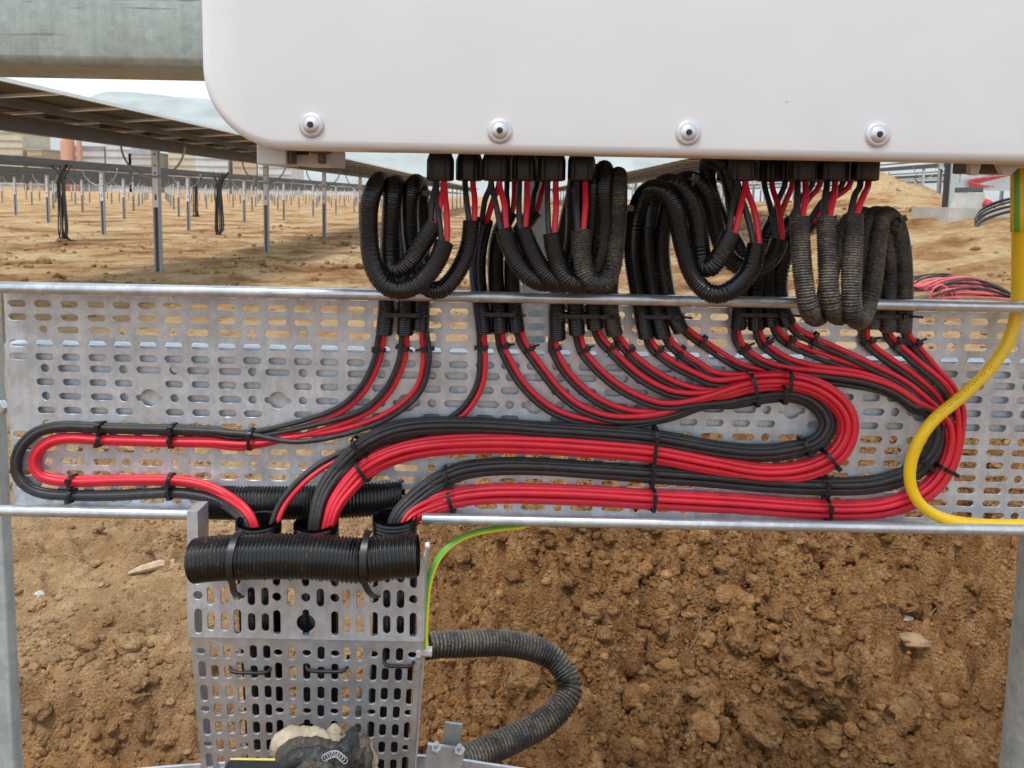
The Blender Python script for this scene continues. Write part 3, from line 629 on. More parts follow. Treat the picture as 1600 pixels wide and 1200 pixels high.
# ------------------------------------------------------------------ glands, conduits, cables
ZG = zi0+.004
def gland(px, Y, label, s=1.0, pyb=283):
    q = at(px, pyb, Y); t = empty('cable_gland', (q[0], Y, q[2])); tag(t, label, 'cable gland', 'black cable glands under the inverter')
    h = .024*s; r = .0118*s
    mb = MB(); mb.lathe([(r*.78, 0), (r*.97, .0008), (r, .002), (r, h*.7), (r*.97, h*.78), (r*.80, h)], q, (0, 0, 1), 40, rib=(1, 4, .07)); mb.build('dome_nut', M['black'], t, sharp=35)
    mb = MB(); mb.lathe([(r*.80, h), (r*.92, h+.002), (r*.92, h+.008), (r*.7, h+.009), (r*.7, h+.05)], q, (0, 0, 1), 12); mb.build('body', M['black'], t, sharp=35)
    return np.array((q[0], Y, q[2]))
FG, BG = -.060, .005
G = {}
for k, (nm, px, Y, pyb) in enumerate([('a', 688, FG, 279), ('b', 733, FG+.012, 280), ('c', 774, FG, 282), ('d', 818, FG+.008, 284), ('e', 862, FG, 283), ('f', 908, FG, 285), ('g', 1158, FG, 289), ('h', 1252, FG, 288), ('i', 1298, FG, 288), ('j', 1350, FG, 289)]):
    G[nm] = gland(px, Y, f'black cable gland, {ORD[k+1]} from the left in the front row')
for k, (nm, px) in enumerate([('m', 798), ('n', 845), ('p', 1140), ('q', 1200), ('r', 1232), ('s', 1275), ('t', 1322)]):
    G[nm] = gland(px, BG if px < 1000 else -.02, f'black cable gland, {ORD[k+1]} from the left in the shaded rear row', 1.0, 284)
RC = .0082
def corr(P, r, pitch=.0021, amp=.10, seg=14):
    L_ = np.r_[0, np.cumsum(np.linalg.norm(np.diff(P, axis=0), axis=1))]; n = int(L_[-1]/pitch)
    fr = np.array([0, .12, .50, .62]); s = (np.arange(n)[:, None]+fr).ravel()*pitch; rr = np.tile([1, 1, 1-amp, 1-amp], n)*r
    Q = np.stack([np.interp(s, L_, P[:, k]) for k in range(3)], 1); return Q, rr
def conduit(name, P, r, mat, label, group, pitch=.0021, amp=.11, seg=14, cat='conduit', cap=False, step=.004):
    S = smooth(spline(P, step), 4); Q, rr = corr(S, r, pitch, amp); mb = MB(); mb.tube(Q, rr, seg, cap=cap)
    # inner wall so an open mouth reads as a pipe
    n = len(Q); k = min(n, 60)
    for sl in (Q[:k], Q[-k:][::-1]): mb.tube(sl, r*.80, seg, cap=False)
    o = mb.build(name, mat); tag(o, label, cat, group)
    rd = np.zeros(mb.n, np.float32); rd[:n*seg] = np.repeat(np.tile([1, 1, 0, 0], n//4+1)[:n], seg); o.data.attributes.new('ridge', 'FLOAT', 'POINT').data.foreach_set('value', rd); return S
# each: gland, mouth side first ... lower end last.  (px, py, Y)
CD = {}
T0, T1 = -.012, -.013
CD[1] = ('a', 1, [(677,352,-.075),(655,390,-.085),(626,424,-.085),(610,415,-.075),(609,370,-.065),(612,320,-.060),(616,290,-.045),(619,290,-.018),(612,330,-.008),(605,420,-.010),(604,480,-.016),(600,525,-.014)])
CD[2] = ('a', 1, [(694,380,-.082),(680,415,-.090),(645,450,-.095),(610,452,-.095),(586,425,-.090),(577,380,-.080),(577,320,-.072),(588,288,-.055),(600,286,-.022),(628,340,-.008),(634,420,-.010),(634,480,-.016),(633,525,-.014)])
CD[3] = ('b', 0, [(737,345,-.070),(733,385,-.072),(712,430,-.075),(685,456,-.075),(660,440,-.066),(645,395,-.055),(640,330,-.050),(645,290,-.038),(655,290,-.012),(660,340,-.006),(660,420,-.010),(659,480,-.016),(657,518,-.014)])
CD[4] = ('c', 1, [(757,345,-.035),(748,385,-.025),(746,430,-.020),(752,480,-.016),(757,522,-.014)])
CD[5] = ('m', 0, [(797,330,-.010),(778,370,-.012),(774,420,-.014),(779,480,-.016),(782,522,-.014)])
CD[6] = ('n', 0, [(835,330,-.008),(808,370,-.012),(800,420,-.014),(804,480,-.016),(808,522,-.014)])
CD[7] = ('c', 1, [(787,358,-.078),(800,395,-.080),(825,432,-.082),(858,442,-.075),(886,420,-.062),(897,370,-.052),(898,310,-.046),(902,276,-.030),(900,290,-.012),(885,350,-.008),(874,420,-.010),(870,480,-.016),(871,533,-.014)])
CD[8] = ('d', 1, [(817,358,-.076),(832,395,-.080),(855,432,-.084),(885,444,-.080),(912,415,-.068),(922,360,-.060),(926,300,-.052),(930,268,-.034),(928,290,-.012),(915,360,-.008),(902,420,-.010),(899,480,-.016),(902,525,-.014)])
CD[9] = ('e', 2, [(862,366,-.080),(868,400,-.084),(882,435,-.088),(908,446,-.084),(932,420,-.075),(943,360,-.066),(942,300,-.056),(944,262,-.036),(944,290,-.012),(936,360,-.008),(928,420,-.010),(927,480,-.016),(931,518,-.014)])
CD[10] = ('f', 2, [(907,361,-.082),(909,400,-.088),(918,436,-.092),(938,446,-.088),(955,425,-.078),(964,360,-.066),(966,305,-.056),(966,272,-.036),(966,300,-.012),(962,360,-.008),(955,420,-.010),(953,480,-.016),(961,525,-.014)])
CD[11] = ('g', 0, [(1182,384,-.082),(1172,425,-.090),(1140,455,-.094),(1108,460,-.094),(1082,430,-.088),(1066,380,-.080),(1055,330,-.072),(1035,296,-.060),(1008,300,-.040),(992,340,-.022),(988,400,-.014),(1000,475,-.016),(1011,530,-.014)])
CD[12] = ('g', 2, [(1142,368,-.085),(1125,400,-.092),(1105,424,-.090),(1096,400,-.078),(1090,350,-.068),(1077,310,-.060),(1052,284,-.050),(1025,296,-.032),(1012,345,-.018),(1012,400,-.014),(1024,475,-.016),(1037,530,-.014)])
CD[13] = ('q', 0, [(1217,376,-.055),(1208,402,-.058),(1180,420,-.058),(1145,412,-.058),(1122,370,-.055),(1108,310,-.052),(1083,280,-.042),(1052,292,-.024),(1038,345,-.016),(1034,400,-.014),(1046,475,-.016),(1066,519,-.016)])
CD[14] = ('p', 0, [(1150,330,-.030),(1138,270,-.050),(1112,246,-.036),(1104,280,-.020),(1125,340,-.014),(1158,400,-.012),(1156,470,-.016),(1152,517,-.014)])
CD[15] = ('r', 0, [(1212,345,-.024),(1198,370,-.016),(1188,420,-.012),(1180,475,-.016),(1182,517,-.014)])
CD[16] = ('s', 0, [(1238,345,-.020),(1212,375,-.014),(1200,420,-.012),(1202,475,-.016),(1207,512,-.014)])
CD[17] = ('t', 0, [(1268,345,-.018),(1235,385,-.012),(1218,425,-.012),(1220,475,-.016),(1232,508,-.015)])
CD[18] = ('h', 3, [(1249,340,-.100),(1251,390,-.106),(1256,440,-.112),(1264,484,-.112),(1276,496,-.092),(1288,478,-.070),(1298,420,-.058),(1318,360,-.050),(1345,335,-.036),(1362,355,-.020),(1368,420,-.014),(1362,480,-.016),(1362,513,-.014)])
CD[19] = ('i', 3, [(1291,340,-.100),(1293,390,-.106),(1295,440,-.112),(1300,482,-.112),(1312,494,-.092),(1326,476,-.072),(1340,420,-.060),(1352,365,-.052),(1368,334,-.038),(1384,355,-.022),(1390,420,-.014),(1386,480,-.016),(1388,519,-.014)])
CD[20] = ('j', 3, [(1333,336,-.102),(1332,390,-.108),(1330,440,-.114),(1332,490,-.114),(1345,500,-.094),(1356,470,-.076),(1366,420,-.066),(1372,365,-.058),(1380,335,-.044),(1400,350,-.028),(1411,405,-.018),(1413,470,-.016),(1410,522,-.014)])
CMAT = [M['cond0'], M['cond1'], M['cond1'], M['cond2']]
dirty = {1: 1, 2: 1, 9: 1, 10: 2, 12: 1, 13: 1, 18: 2, 19: 2, 20: 2, 7: 1, 8: 1}
SPN = {}
for k, (g, d, pts) in CD.items():
    look = 'mud-spattered' if CMAT[dirty.get(k, 0)] is not M['cond0'] else 'black'
    look = 'mud-caked' if dirty.get(k, 0) >= 2 else look
    m_ = {0: M['cond0'], 1: M['cond1'], 2: M['cond2']}[dirty.get(k, 0)]
    SPN[k] = conduit('corrugated_conduit', path_px(pts), RC, m_, f'{look} thin corrugated conduit, {ORD[k]} lower mouth from left below tray lip'.replace('mud-spattered', 'dusty black').replace('mud-caked', 'muddy black'), 'thin corrugated conduits looping from inverter to tray')

# cable routes on the tray -------------------------------------------------
def off_path(C, lat, Y, jit=0, seed=0):
    """C: px centreline (n,2); returns (n,3) rows px,py,Y displaced sideways by lat px"""
    C = np.asarray(C, float); T = np.gradient(C, axis=0); T /= np.linalg.norm(T, axis=1)[:, None]; Nn = np.stack([-T[:, 1], T[:, 0]], 1)
    rng = np.random.RandomState(seed); j = smooth(rng.normal(0, 1, (len(C), 1)), 1)*jit
    sq = np.ones((len(C), 1)); sq[-3:, 0] = (.9, .72, .6); return np.c_[C + Nn*(lat+j)*sq, np.full(len(C), Y)]
CR = .00262
def lay(name, rows, mat, k, dx, label, group):
    """cable: from gland down through conduit k, then over rows of (px,py,Y)"""
    g = G[CD[k][0]]; S = SPN[k]; T, A, B = frames(S)
    inside = S[::4][:-1] + np.array((dx*.75, -.0003, 0))
    top = [g + np.array((dx*1.3, 0, .012)), g + np.array((dx*1.1, -.001, -.004)), g*.45 + S[0]*.55 + np.array((dx*1.2, -.002, .004))]
    P = np.vstack([top, inside, path_px(rows)])
    Q = smooth(spline(P, .0042, 8), 2); mb = MB(); mb.tube(Q, CR, 10); tag(mb.build(name, mat), label, 'cable', group)
DEST = {'A': 'into left hairpin', 'B': 'slipping behind middle bundle', 'C': 'into inner hairpin', 'D': 'into outer hairpin'}
PATH = {
 'Ab': [(393,680),(330,674),(270,671),(158,668),(100,666),(60,674),(34,697),(25,724),(32,750),(60,769),(113,774),(180,774),(267,770),(320,776),(352,789),(381,815),(389,850)],
 'Ar': [(393,694),(330,691),(270,690),(158,687),(110,684),(77,690),(56,709),(53,730),(68,746),(113,752),(180,750),(267,750),(312,756),(354,774),(391,805),(404,850)],
 'Cr': [(1140,606),(1175,597),(1225,595),(1270,604),(1305,625),(1325,655),(1321,690),(1297,718),(1250,736),(1190,739),(1120,727),(1020,708),(930,700),(850,695),(760,693),(680,697),(620,709),(572,732),(538,768),(519,800),(508,850)],
 'Cb': [(1140,627),(1175,620),(1225,614),(1262,622),(1286,642),(1294,665),(1279,689),(1245,701),(1190,708),(1120,702),(1020,685),(930,677),(850,672),(760,666),(680,665),(620,672),(572,693),(533,728),(506,765),(495,800),(488,850)],
 'Db': [(1455,640),(1466,668),(1462,698),(1440,728),(1405,747),(1360,757),(1300,759),(1200,755),(1100,746),(1020,741),(930,735),(850,730),(780,729),(722,736),(677,757),(643,783),(620,808),(607,850)],
 'Dr': [(1478,650),(1490,685),(1478,730),(1446,768),(1395,790),(1340,797),(1260,795),(1150,787),(1020,780),(930,775),(850,772),(780,771),(730,775),(692,784),(656,798),(636,814),(627,850)]}
LEAD = {
 1: [(594,533),(590,560),(565,610),(515,648),(455,671)], 2: [(631,533),(627,565),(602,615),(548,653),(475,676)], 3: [(664,530),(666,565),(652,612),(605,650),(535,675),(460,686)],
 4: [(753,533),(754,565),(750,600),(731,635),(706,656),(664,681),(602,696),(542,709),(502,728),(468,755),(441,788),(429,818),(423,852)],
 5: [(782,533),(793,562),(815,599),(850,633),(888,652),(938,662),(975,663),(1012,658),(1055,648),(1100,632)],
 6: [(814,530),(825,548),(846,577),(872,610),(904,636),(945,652),(990,655),(1040,648),(1095,630)],
 7: [(864,540),(868,553),(885,583),(914,612),(945,632),(985,645),(1030,646),(1085,632)],
 8: [(905,533),(912,552),(932,576),(962,602),(998,622),(1040,634),(1090,628)],
 9: [(934,524),(955,548),(987,580),(1020,602),(1055,616),(1100,618)],
 10: [(966,530),(984,552),(1012,576),(1045,596),(1080,609),(1110,613)],
 11: [(1015,536),(1029,552),(1055,571),(1090,588),(1118,598)],
 12: [(1045,534),(1064,552),(1092,571),(1118,586)],
 13: [(1078,522),(1101,538),(1131,558),(1165,576),(1210,584),(1265,590),(1320,597),(1370,606),(1405,620),(1432,642)],
 14: [(1150,525),(1164,548),(1192,567),(1230,578),(1285,584),(1345,592),(1395,608),(1432,632)],
 15: [(1185,524),(1200,544),(1230,563),(1275,576),(1330,583),(1380,598),(1425,622),(1450,645)],
 16: [(1213,518),(1237,538),(1275,554),(1322,570),(1372,587),(1424,613),(1452,640)],
 17: [(1240,513),(1275,533),(1320,553),(1364,574),(1414,600),(1455,634)],
 18: [(1350,522),(1357,538),(1381,558),(1417,582),(1456,614),(1476,645)],
 19: [(1386,523),(1404,542),(1437,571),(1473,602),(1490,635)],
 20: [(1417,525),(1434,545),(1461,578),(1486,606),(1501,640)]}
def slots(n, w): return [(-1.5+i)*w for i in range(4)] if n == 4 else None
grpA, grpC, grpD = [1, 2, 3], list(range(5, 13)), list(range(13, 21))
LATC = [(-12, 0), (-4.2, 0), (4.2, 0), (12, 0), (-8.2, 1), (0, 1), (8.2, 1), (1, 2)]    # lateral px, layer
def route(k, col):
    f = 'A' if k in grpA else 'B' if k == 4 else 'C' if k in grpC else 'D'
    sgn = -1 if col == 'black' else 1
    lead = np.array(LEAD[k], float); T = np.gradient(lead, axis=0); T /= np.linalg.norm(T, axis=1)[:, None]; Nn = np.stack([-T[:, 1], T[:, 0]], 1)
    # red lies on the right/upper side of each pair (black on the lower/left side)
    side = {1: -1, 2: -1, 3: 1, 4: -1}.get(k, -1)*sgn
    lat = side*4.3
    if k in (1, 2, 4): lat = (-1 if col == 'red' else 1)*4.3
    if k == 3: lat = (1 if col == 'red' else -1)*4.3
    if f == 'B':
        L3 = np.c_[lead + Nn*lat, np.full(len(lead), -.0034)]; L3[-5:, 2] = (-.010, -.020, -.026, -.033, -.036); return L3
    if f == 'A':
        i = k-1; Y = -.0040 if col == 'red' else -.0078
        C = PATH['Ar' if col == 'red' else 'Ab']; la = [4.4, -4.4, 0][i]; Yb = [-.0040, -.0040, -.0086][i]
        L3 = np.c_[lead + Nn*lat, np.full(len(lead), Y)]; B3 = off_path(C, la, Yb, .5, k*3+len(col))
        B3[-3:, 2] = (-.012, -.030, -.034)
        return np.vstack([L3[:-1] if k < 3 else L3, B3])
    i = k-5 if f == 'C' else k-13
    key = f+('r' if col == 'red' else 'b'); C = PATH[key]; order = [3, 6, 2, 7, 5, 1, 4, 0] if f == 'C' else [3, 7, 6, 2, 5, 1, 4, 0]
    la, ly = LATC[order[i]]
    if key == 'Cb': la *= .82
    if key in ('Db',): la *= .9
    y0 = {'Cr': -.0120, 'Cb': -.0092, 'Db': -.0042, 'Dr': -.0042}[key]
    Yb = y0 - .0045*{0: 0, 1: 1, 2: 2}[ly]
    yl = -.0040 - .0008*(i % 3) - (.0055 if (col == 'red' and f == 'C') else 0)*0
    yr = np.linspace(yl, Yb, len(lead)) if len(lead) > 1 else [yl]
    L3 = np.c_[lead + Nn*lat, yr]
    B3 = off_path(C, la, Yb, .9, k*5+len(col)); B3[-3:, 2] = np.array((-.022, -.031, -.035)) - .0048*{0: 0, 1: 1, 2: -1}[ly]
    B3[-4, 2] = min(B3[-4, 2], -.016)
    if key == 'Cb': B3[:9, 2] += np.linspace(.0045, 0, 9)
    if f == 'C' and k >= 11: B3 = B3[2 if col == 'black' else 1:]
    if f == 'D' and k >= 18: B3 = B3[1:]
    return np.vstack([L3, B3])
for k in range(1, 21):
    f = 'A' if k in grpA else 'B' if k == 4 else 'C' if k in grpC else 'D'
    for col in ('black', 'red'):
        lay('solar_cable', route(k, col), M['red' if col == 'red' else 'cable'], k, (.0031 if col == 'red' else -.0031), f'{col} cable leaving the {ORD[k]} thin conduit mouth from the left, {DEST[f]}', f'{col} solar cables')

# ------------------------------------------------------------------ cable ties
def tie(px, py, Y, ang, hw, hd, label, wdt=.0030, head=True, tail=0, knob=1.0, side=-1, group='black cable ties'):
    """band round a bundle that runs at ang degrees (photo); hw = half width in px, hd = half depth in m"""
    c = at(px, py, Y); a = R(ang); d1 = at(px+math.cos(a)*10, py+math.sin(a)*10, Y)-c; dirv = d1/np.linalg.norm(d1)
    e = at(px-math.sin(a)*hw, py+math.cos(a)*hw, Y)-c; h = np.linalg.norm(e); lat = e/h; dep = np.array((0, 1., 0))
    h *= .86; t = np.linspace(0, 2*math.pi, 28, endpoint=False); ex = .62
    sx = np.sign(np.cos(t))*np.abs(np.cos(t))**ex; sy = np.sign(np.sin(t))*np.abs(np.sin(t))**ex
    V = []; th = .0011
    for r_ in (0, th):
        for s in (-.5, .5):
            V += [c + lat*(h+r_)*x + dep*(hd+r_)*y + dirv*s*wdt for x, y in zip(sx, sy)]
    n = 28; fs = []
    for j in range(n):
        k = (j+1) % n; fs += [(j, k, n+k, n+j), (2*n+k, 2*n+j, 3*n+j, 3*n+k), (j, 2*n+j, 2*n+k, k), (n+k, 3*n+k, 3*n+j, n+j)]
    mb = MB(); mb.add(V, fs); o = mb.build('cable_tie', M['black'], shade=False); tag(o, label, 'cable tie', group)
    if head:
        hc = c + lat*side*h*.55 - dep*(hd+.0018); rot = np.stack([lat, dep, dirv], 1)
        m2 = MB(); m2.box(hc, np.array((.0050, .0034, .0044))*knob*.9, rot); m2.build('head', M['black'], o, shade=False)
    if tail:
        m2 = MB(); q = c + lat*side*h*.75 - dep*(hd*.8); m2.tube(np.array([q, q+lat*side*.5*tail-dep*.3*tail, q+lat*side*tail-dep*.8*tail]), .0012, 5); m2.build('tail', M['black'], o)
    return o
PT = [(592,546,98),(629,543,100),(668,545,88),(752,543,88),(787,541,72),(827,545,58),(867,546,74),(912,547,58),(954,543,50),(983,547,48),(1028,548,44),(1064,549,38),(1098,533,36),(1162,545,48),(1197,535,50),(1233,533,38),(1272,528,32),(1355,533,62),(1400,535,46),(1428,538,50)]
for k, (px, py, a) in enumerate(PT): tie(px, py, -.0045, a, 11, .0038, f'small black tie on the {ORD[k+1]} red and black pair from the left', head=True, knob=1.15, side=random.choice((-1, 1)), group='small ties on cable pairs', tail=.006 if k % 3 else 0)
for px, py, Y, a, hw, hd, lab in [
 (158,669,-.006,0,10,.0065,'black tie round black cables, first on upper run of left hairpin'), (158,687,-.006,0,9,.0065,'black tie round red cables, first on upper run of left hairpin'),
 (270,672,-.006,2,10,.0065,'black tie round black cables, second on upper run of left hairpin'), (270,690,-.006,0,9,.0065,'black tie round red cables, second on upper run of left hairpin'),
 (393,686,-.0065,2,17,.008,'black tie round red and black cables together where the left bundle gathers'),
 (113,752,-.006,0,10,.0065,'black tie round red cables, leftmost on lower run of left hairpin'), (113,774,-.006,0,10,.0065,'black tie round black cables, leftmost on lower run of left hairpin'),
 (267,750,-.006,0,9,.0065,'black tie round red cables, lower run of left hairpin near its bend down'), (267,771,-.006,2,9,.0065,'black tie round black cables, lower run of left hairpin near its bend down'),
 (562,698,-.015,-38,19,.010,'black tie round black cables curving down to the middle upright conduit'), (568,734,-.017,-38,20,.010,'black tie round red cables curving down to the middle upright conduit'),
 (1021,697,-.0155,6,34,.0115,'long black tie round the red and black middle bundle at centre'), (1018,741,-.009,4,18,.010,'black tie round black cables of the lowest bundle at centre'), (1020,780,-.009,3,19,.010,'black tie round red cables of the lowest bundle at centre'),
 (1176,608,-.0155,-12,30,.0115,'black tie round red and black cables entering the inner hairpin'), (1230,595,-.0165,4,19,.010,'black tie round red cables at the top of the inner hairpin'), (1222,615,-.0145,-5,16,.010,'black tie round black cables at the top of the inner hairpin'),
 (1257,697,-.0145,160,16,.010,'black tie round black cables leaving the inner hairpin'), (1297,718,-.0165,142,20,.010,'black tie round red cables leaving the inner hairpin'),
 (1288,759,-.009,180,18,.010,'black tie round black cables of the lowest bundle right of centre'), (1291,796,-.009,180,19,.010,'black tie round red cables of the lowest bundle right of centre'),
 (1444,724,-.009,132,18,.010,'black tie round black cables below the outer hairpin'), (1478,733,-.009,118,19,.010,'black tie round red cables below the outer hairpin'),
 (700,745,-.009,-25,18,.010,'black tie round black cables bending to the right upright conduit'), (705,782,-.009,-18,19,.010,'black tie round red cables bending to the right upright conduit')]:
    tie(px, py, Y, a, hw, hd, lab, group='black ties round cable bundles', wdt=.0034, side=random.choice((-1, 1)))
for px, py, hw, lab in [(632,490,38,'first group of three from the left'),(781,489,36,'second group of three from the left'),(914,492,54,'group of four in the middle'),(1034,493,38,'group of three right of the middle'),(1192,490,50,'second group of four'),(1387,492,38,'last group of three on the right')]:
    tie(px, py, -.0155, 90, hw, .0095, f'black tie lashing thin conduits behind the lip, {lab}', wdt=.0036, tail=.010, group='ties lashing conduit groups')
for px, py, Y, a, hw, lab in [(662,302,-.030,90,14,'at the top of the first loops'), (976,325,-.05,90,12,'on the right of the middle loops'), (1395,345,-.040,60,14,'at the top of the last loop'), (1080,284,-.05,20,12,'on top of the arched loops')]:
    tie(px, py, Y, a, hw, .0088, f'small black tie gripping a thin conduit {lab}', group='ties on conduit loops', knob=1.3)

# ------------------------------------------------------------------ drop tray and its conduits
DY = -.064
xa, xb = at(295, 940, DY)[0], at(660, 940, DY)[0]; zt = at(478, 868, DY)[2]; zj = at(478, 999, DY)[2]
W = xb-xa
drop_t = empty('drop_tray', ((xa+xb)/2, DY, zj-.3)); tag(drop_t, 'vertical perforated tray hanging below the horizontal one, bent backwards at its joint', 'cable tray')
zf = at(478, 974, DY)[2]
Lg = zt-zj
V, Fc = sheet(Lg, W, (zt-zf) % MMW); mb = MB(); mb.add(np.stack([(xa+xb)/2+V[:,1], DY+V[:,2], zt-V[:,0]], 1), Fc); mb.build('upper_panel', M['galv'], drop_t, shade=False)
ta = R(16); L2 = .62; V, Fc = sheet(L2, W, MMW-.024+.0235); dn_ = np.array((-.08, math.sin(ta), -math.cos(ta))); dn_ /= np.linalg.norm(dn_); nn = np.array((0, math.cos(ta), math.sin(ta)))
mb = MB(); o0 = np.array(((xa+xb)/2, DY+.0018, zj+.004)); mb.add(o0 + V[:, :1]*dn_ + V[:, 1:2]*np.array((1., 0, 0)) + V[:, 2:]*nn, Fc); mb.build('lower_panel', M['galv'], drop_t, shade=False)
for s, x in ((-1, xa), (1, xb)):
    mb = MB(); mb.box((x+s*.0008, DY+.018, (zt+zj)/2), (.0016, .036, zt-zj-.002)); mb.build('side_flange', M['galv'], drop_t, shade=False)
    rot = np.stack([(1, 0, 0), nn, -dn_], 1); cc = o0 + dn_*(L2/2) + nn*.020 + np.array((s*W*.5+s*.0008, 0, 0)); mb = MB(); mb.box(cc, (.0016, .036, L2-.004), rot); mb.build('side_flange', M['galv'], drop_t, shade=False)
q = at(668, 1020, DY+.01); mb = MB(); mb.lathe([(.007, -.004), (.007, 0), (.0045, .0005), (.0045, .010)], (q[0]-.006, DY+.012, q[2]), (1, 0, 0), 8); mb.build('earth_bolt', M['steel'], drop_t, shade=False)
q = at(664, 862, DY); mb = MB(); mb.lathe([(.003, 0), (.003, .003), (.002, .004)], (xb+.001, DY+.012, q[2]), (1, 0, 0), 10); mb.build('rivet', M['white'], drop_t)
RV = .0208
for k, (px, lab, py) in enumerate(((404, 'left', 812), (494, 'middle', 816), (617, 'right', 806))):
    t0 = at(px, py, -.036); low = np.array((t0[0], (o0+nn*.030)[1], zj+.015))
    P = np.array([t0, t0+(0, 0, -.04), low+(0, 0, .03), low+.03*dn_+nn*.002, low+.16*dn_+nn*.004, low+.34*dn_+nn*.004, low+.60*dn_+nn*.004])
    conduit('upright_conduit', P, RV, M['cond0'], f'{lab} of three upright black corrugated conduits swallowing cables behind the drop tray', 'upright conduits behind the drop tray', .0034, .09, 28, cap=False)
def bulk(name, pts, r, mat, lab, pitch=.0034, amp=.10, seg=28, cat='conduit'): return conduit(name, path_px(pts), r, mat, lab, None, pitch, amp, seg, cat)
bulk('edge_conduit', [(306,876,-.082),(340,872,-.083),(420,869,-.083),(500,870,-.083),(560,876,-.083),(600,871,-.083),(658,867,-.082)], .0190, M['cond1'], 'thick split corrugated conduit lashed along the top edge of the drop tray')
o_last = bpy.data.objects[-1]
bulk('rear_edge_conduit', [(333,783,.004),(400,784,.002),(480,783,.002),(560,780,.002),(637,774,.004)], .0175, M['cond1'], 'thick corrugated conduit guarding the cut lower edge of the horizontal tray')
for px in (372, 574):
    # broad strap ties hanging over the edge conduit
    c = at(px, 870, -.083); t = np.linspace(-.6*math.pi, .62*math.pi, 26); mb = MB(); rr = .0206
    P = [c + np.array((0, -rr*math.cos(a), rr*math.sin(a))) for a in t[::-1]]
    e = at(px+(3 if px < 500 else 14), 932, DY-.003); P = P[:19] + [e*.55+P[18]*.45+np.array((0,-.004,0)), e, e+np.array((.002, .012, -.001))]
    P = spline(np.array(P), .003); V = []; 
    for p in P: V += [p+np.array((-.0028, 0, 0)), p+np.array((.0028, 0, 0))]
    T = np.gradient(P, axis=0); T /= np.linalg.norm(T, axis=1)[:, None]; nrm = np.cross(T, (1, 0, 0)); V2 = []
    for p, n_ in zip(P, nrm): V2 += [p+n_*.0014+np.array((-.0028, 0, 0)), p+n_*.0014+np.array((.0028, 0, 0))]
    n = len(P); fs = []
    for i in range(n-1): a = 2*i; b = 2*n+a; fs += [(a, a+1, a+3, a+2), (b+1, b, b+2, b+3), (a, a+2, b+2, b), (a+1, b+1, b+3, a+3)]
    mb.add(V+V2, fs); tag(mb.build('strap_tie', M['black'], shade=True, sharp=40), f'broad black strap tie over the {"left" if px < 500 else "right"} end of the edge conduit', 'cable tie', 'strap ties on the edge conduit')
def on_low(px, py):
    d = CMn @ np.array(((px-800)/F, -(py-CY)/F, -1.0)); return CAM + d*(np.dot(o0-CAM, nn)/np.dot(d, nn))
for k, (x0, x1, py, lab) in enumerate(((362, 421, 1047, 'left'), (481, 541, 1045, 'middle'), (602, 645, 1037, 'right'))):
    a, b = on_low(x0, py-3), on_low(x1, py-2); u = np.array((0, -.0035, 0)); mb = MB(); P = spline(np.array([a+nn*.01+(0,0,.003), a-nn*.0025, (a+b)/2-nn*.0035+(0,0,-.001), b-nn*.0025, b+nn*.01+(0,0,.003)]), .003)
    mb.tube(P, .0016, 8); tag(mb.build('panel_tie', M['black']), f'{lab} of three black ties looped through the drop tray slots', 'cable tie', 'ties looped through the drop tray')

# earth wires
def striped(name, pts, r, mats, fun, label, seg=16):
    mb = MB(); mb.tube(smooth(spline(path_px(pts), .004), 3), r, seg, mfun=fun); o = mb.build(name, mats); tag(o, label, 'cable'); return o
striped('earth_cable', [(664,1024,-.052),(664,985,-.050),(667,935,-.045),(674,895,-.040),(694,860,-.032),(728,837,-.022),(770,827,-.012),(815,822,.0),(850,812,.02)], .0031, [M['lime'], M['gstripe']], lambda j: 1 if j in (3, 4, 5, 6, 7) else 0, 'green and yellow earth wire arching from the drop tray edge')
yc = striped('yellow_cable', [(1592,236,-.045),(1592,290,-.042),(1591,380,-.030),(1590,450,-.018),(1588,490,-.016),(1576,532,-.018),(1546,577,-.022),(1502,620,-.027),(1458,657,-.031),(1430,700,-.030),(1421,748,-.029),(1436,786,-.030),(1474,810,-.030),(1530,819,-.030),(1600,820,-.030),(1680,818,-.030)], .0053, [M['yellow'], M['gstripe']], lambda j: 0, 'thick yellow cable curling down the right side over the red and black bundle')
for px0, py0, n in ((1542, 580, 26),):
    mb = MB()
    for i in range(n):
        t = i/(n-1); px = 1549-92*t; py = 573+82*t+2*math.sin(t*3.1); c = at(px, py, -.0285-.0085*math.sin(min(1, .25+t)*1.5)); 
        if i % 7 in (2, 5): continue
        mb.box(c+np.array((0, -.0006, 0)), (.0006, .0004, .0012), np.array(Matrix.Rotation(R(-40), 3, 'Y')))
    mb.build('printed_marks', M['ink'], yc, shade=False)
q = at(1591, 262, -.044); mb = MB(); mb.tube(np.array([at(1590, y, -.044) for y in (244, 290, 330, 362)]), .0056, 16, mfun=lambda j: 1 if j in (2, 3, 10, 11) else 0); mb.build('striped_sleeve', [M['yellow'], M['gstripe']], yc)

# large conduit lying in front of the mound
fp = path_px([(600,1040,.20),(668,1010,.22),(730,1006,.24),(790,1005,.26),(846,1018,.27),(880,1046,.26),(890,1082,.24),(855,1125,.21),(800,1155,.18),(745,1180,.15),(690,1205,.12),(640,1240,.10)])
conduit('flexible_conduit', np.vstack([fp[0]+(-.10, .02, -.75), fp[0]+(-.08, .01, -.30), fp, fp[-1]+(-.05, 0, -.15), fp[-1]+(-.08, .02, -.70)]), .0172, M['cond3'], 'thick earth-caked corrugated conduit bending back on the soil mound', None, .0050, .15, 26)

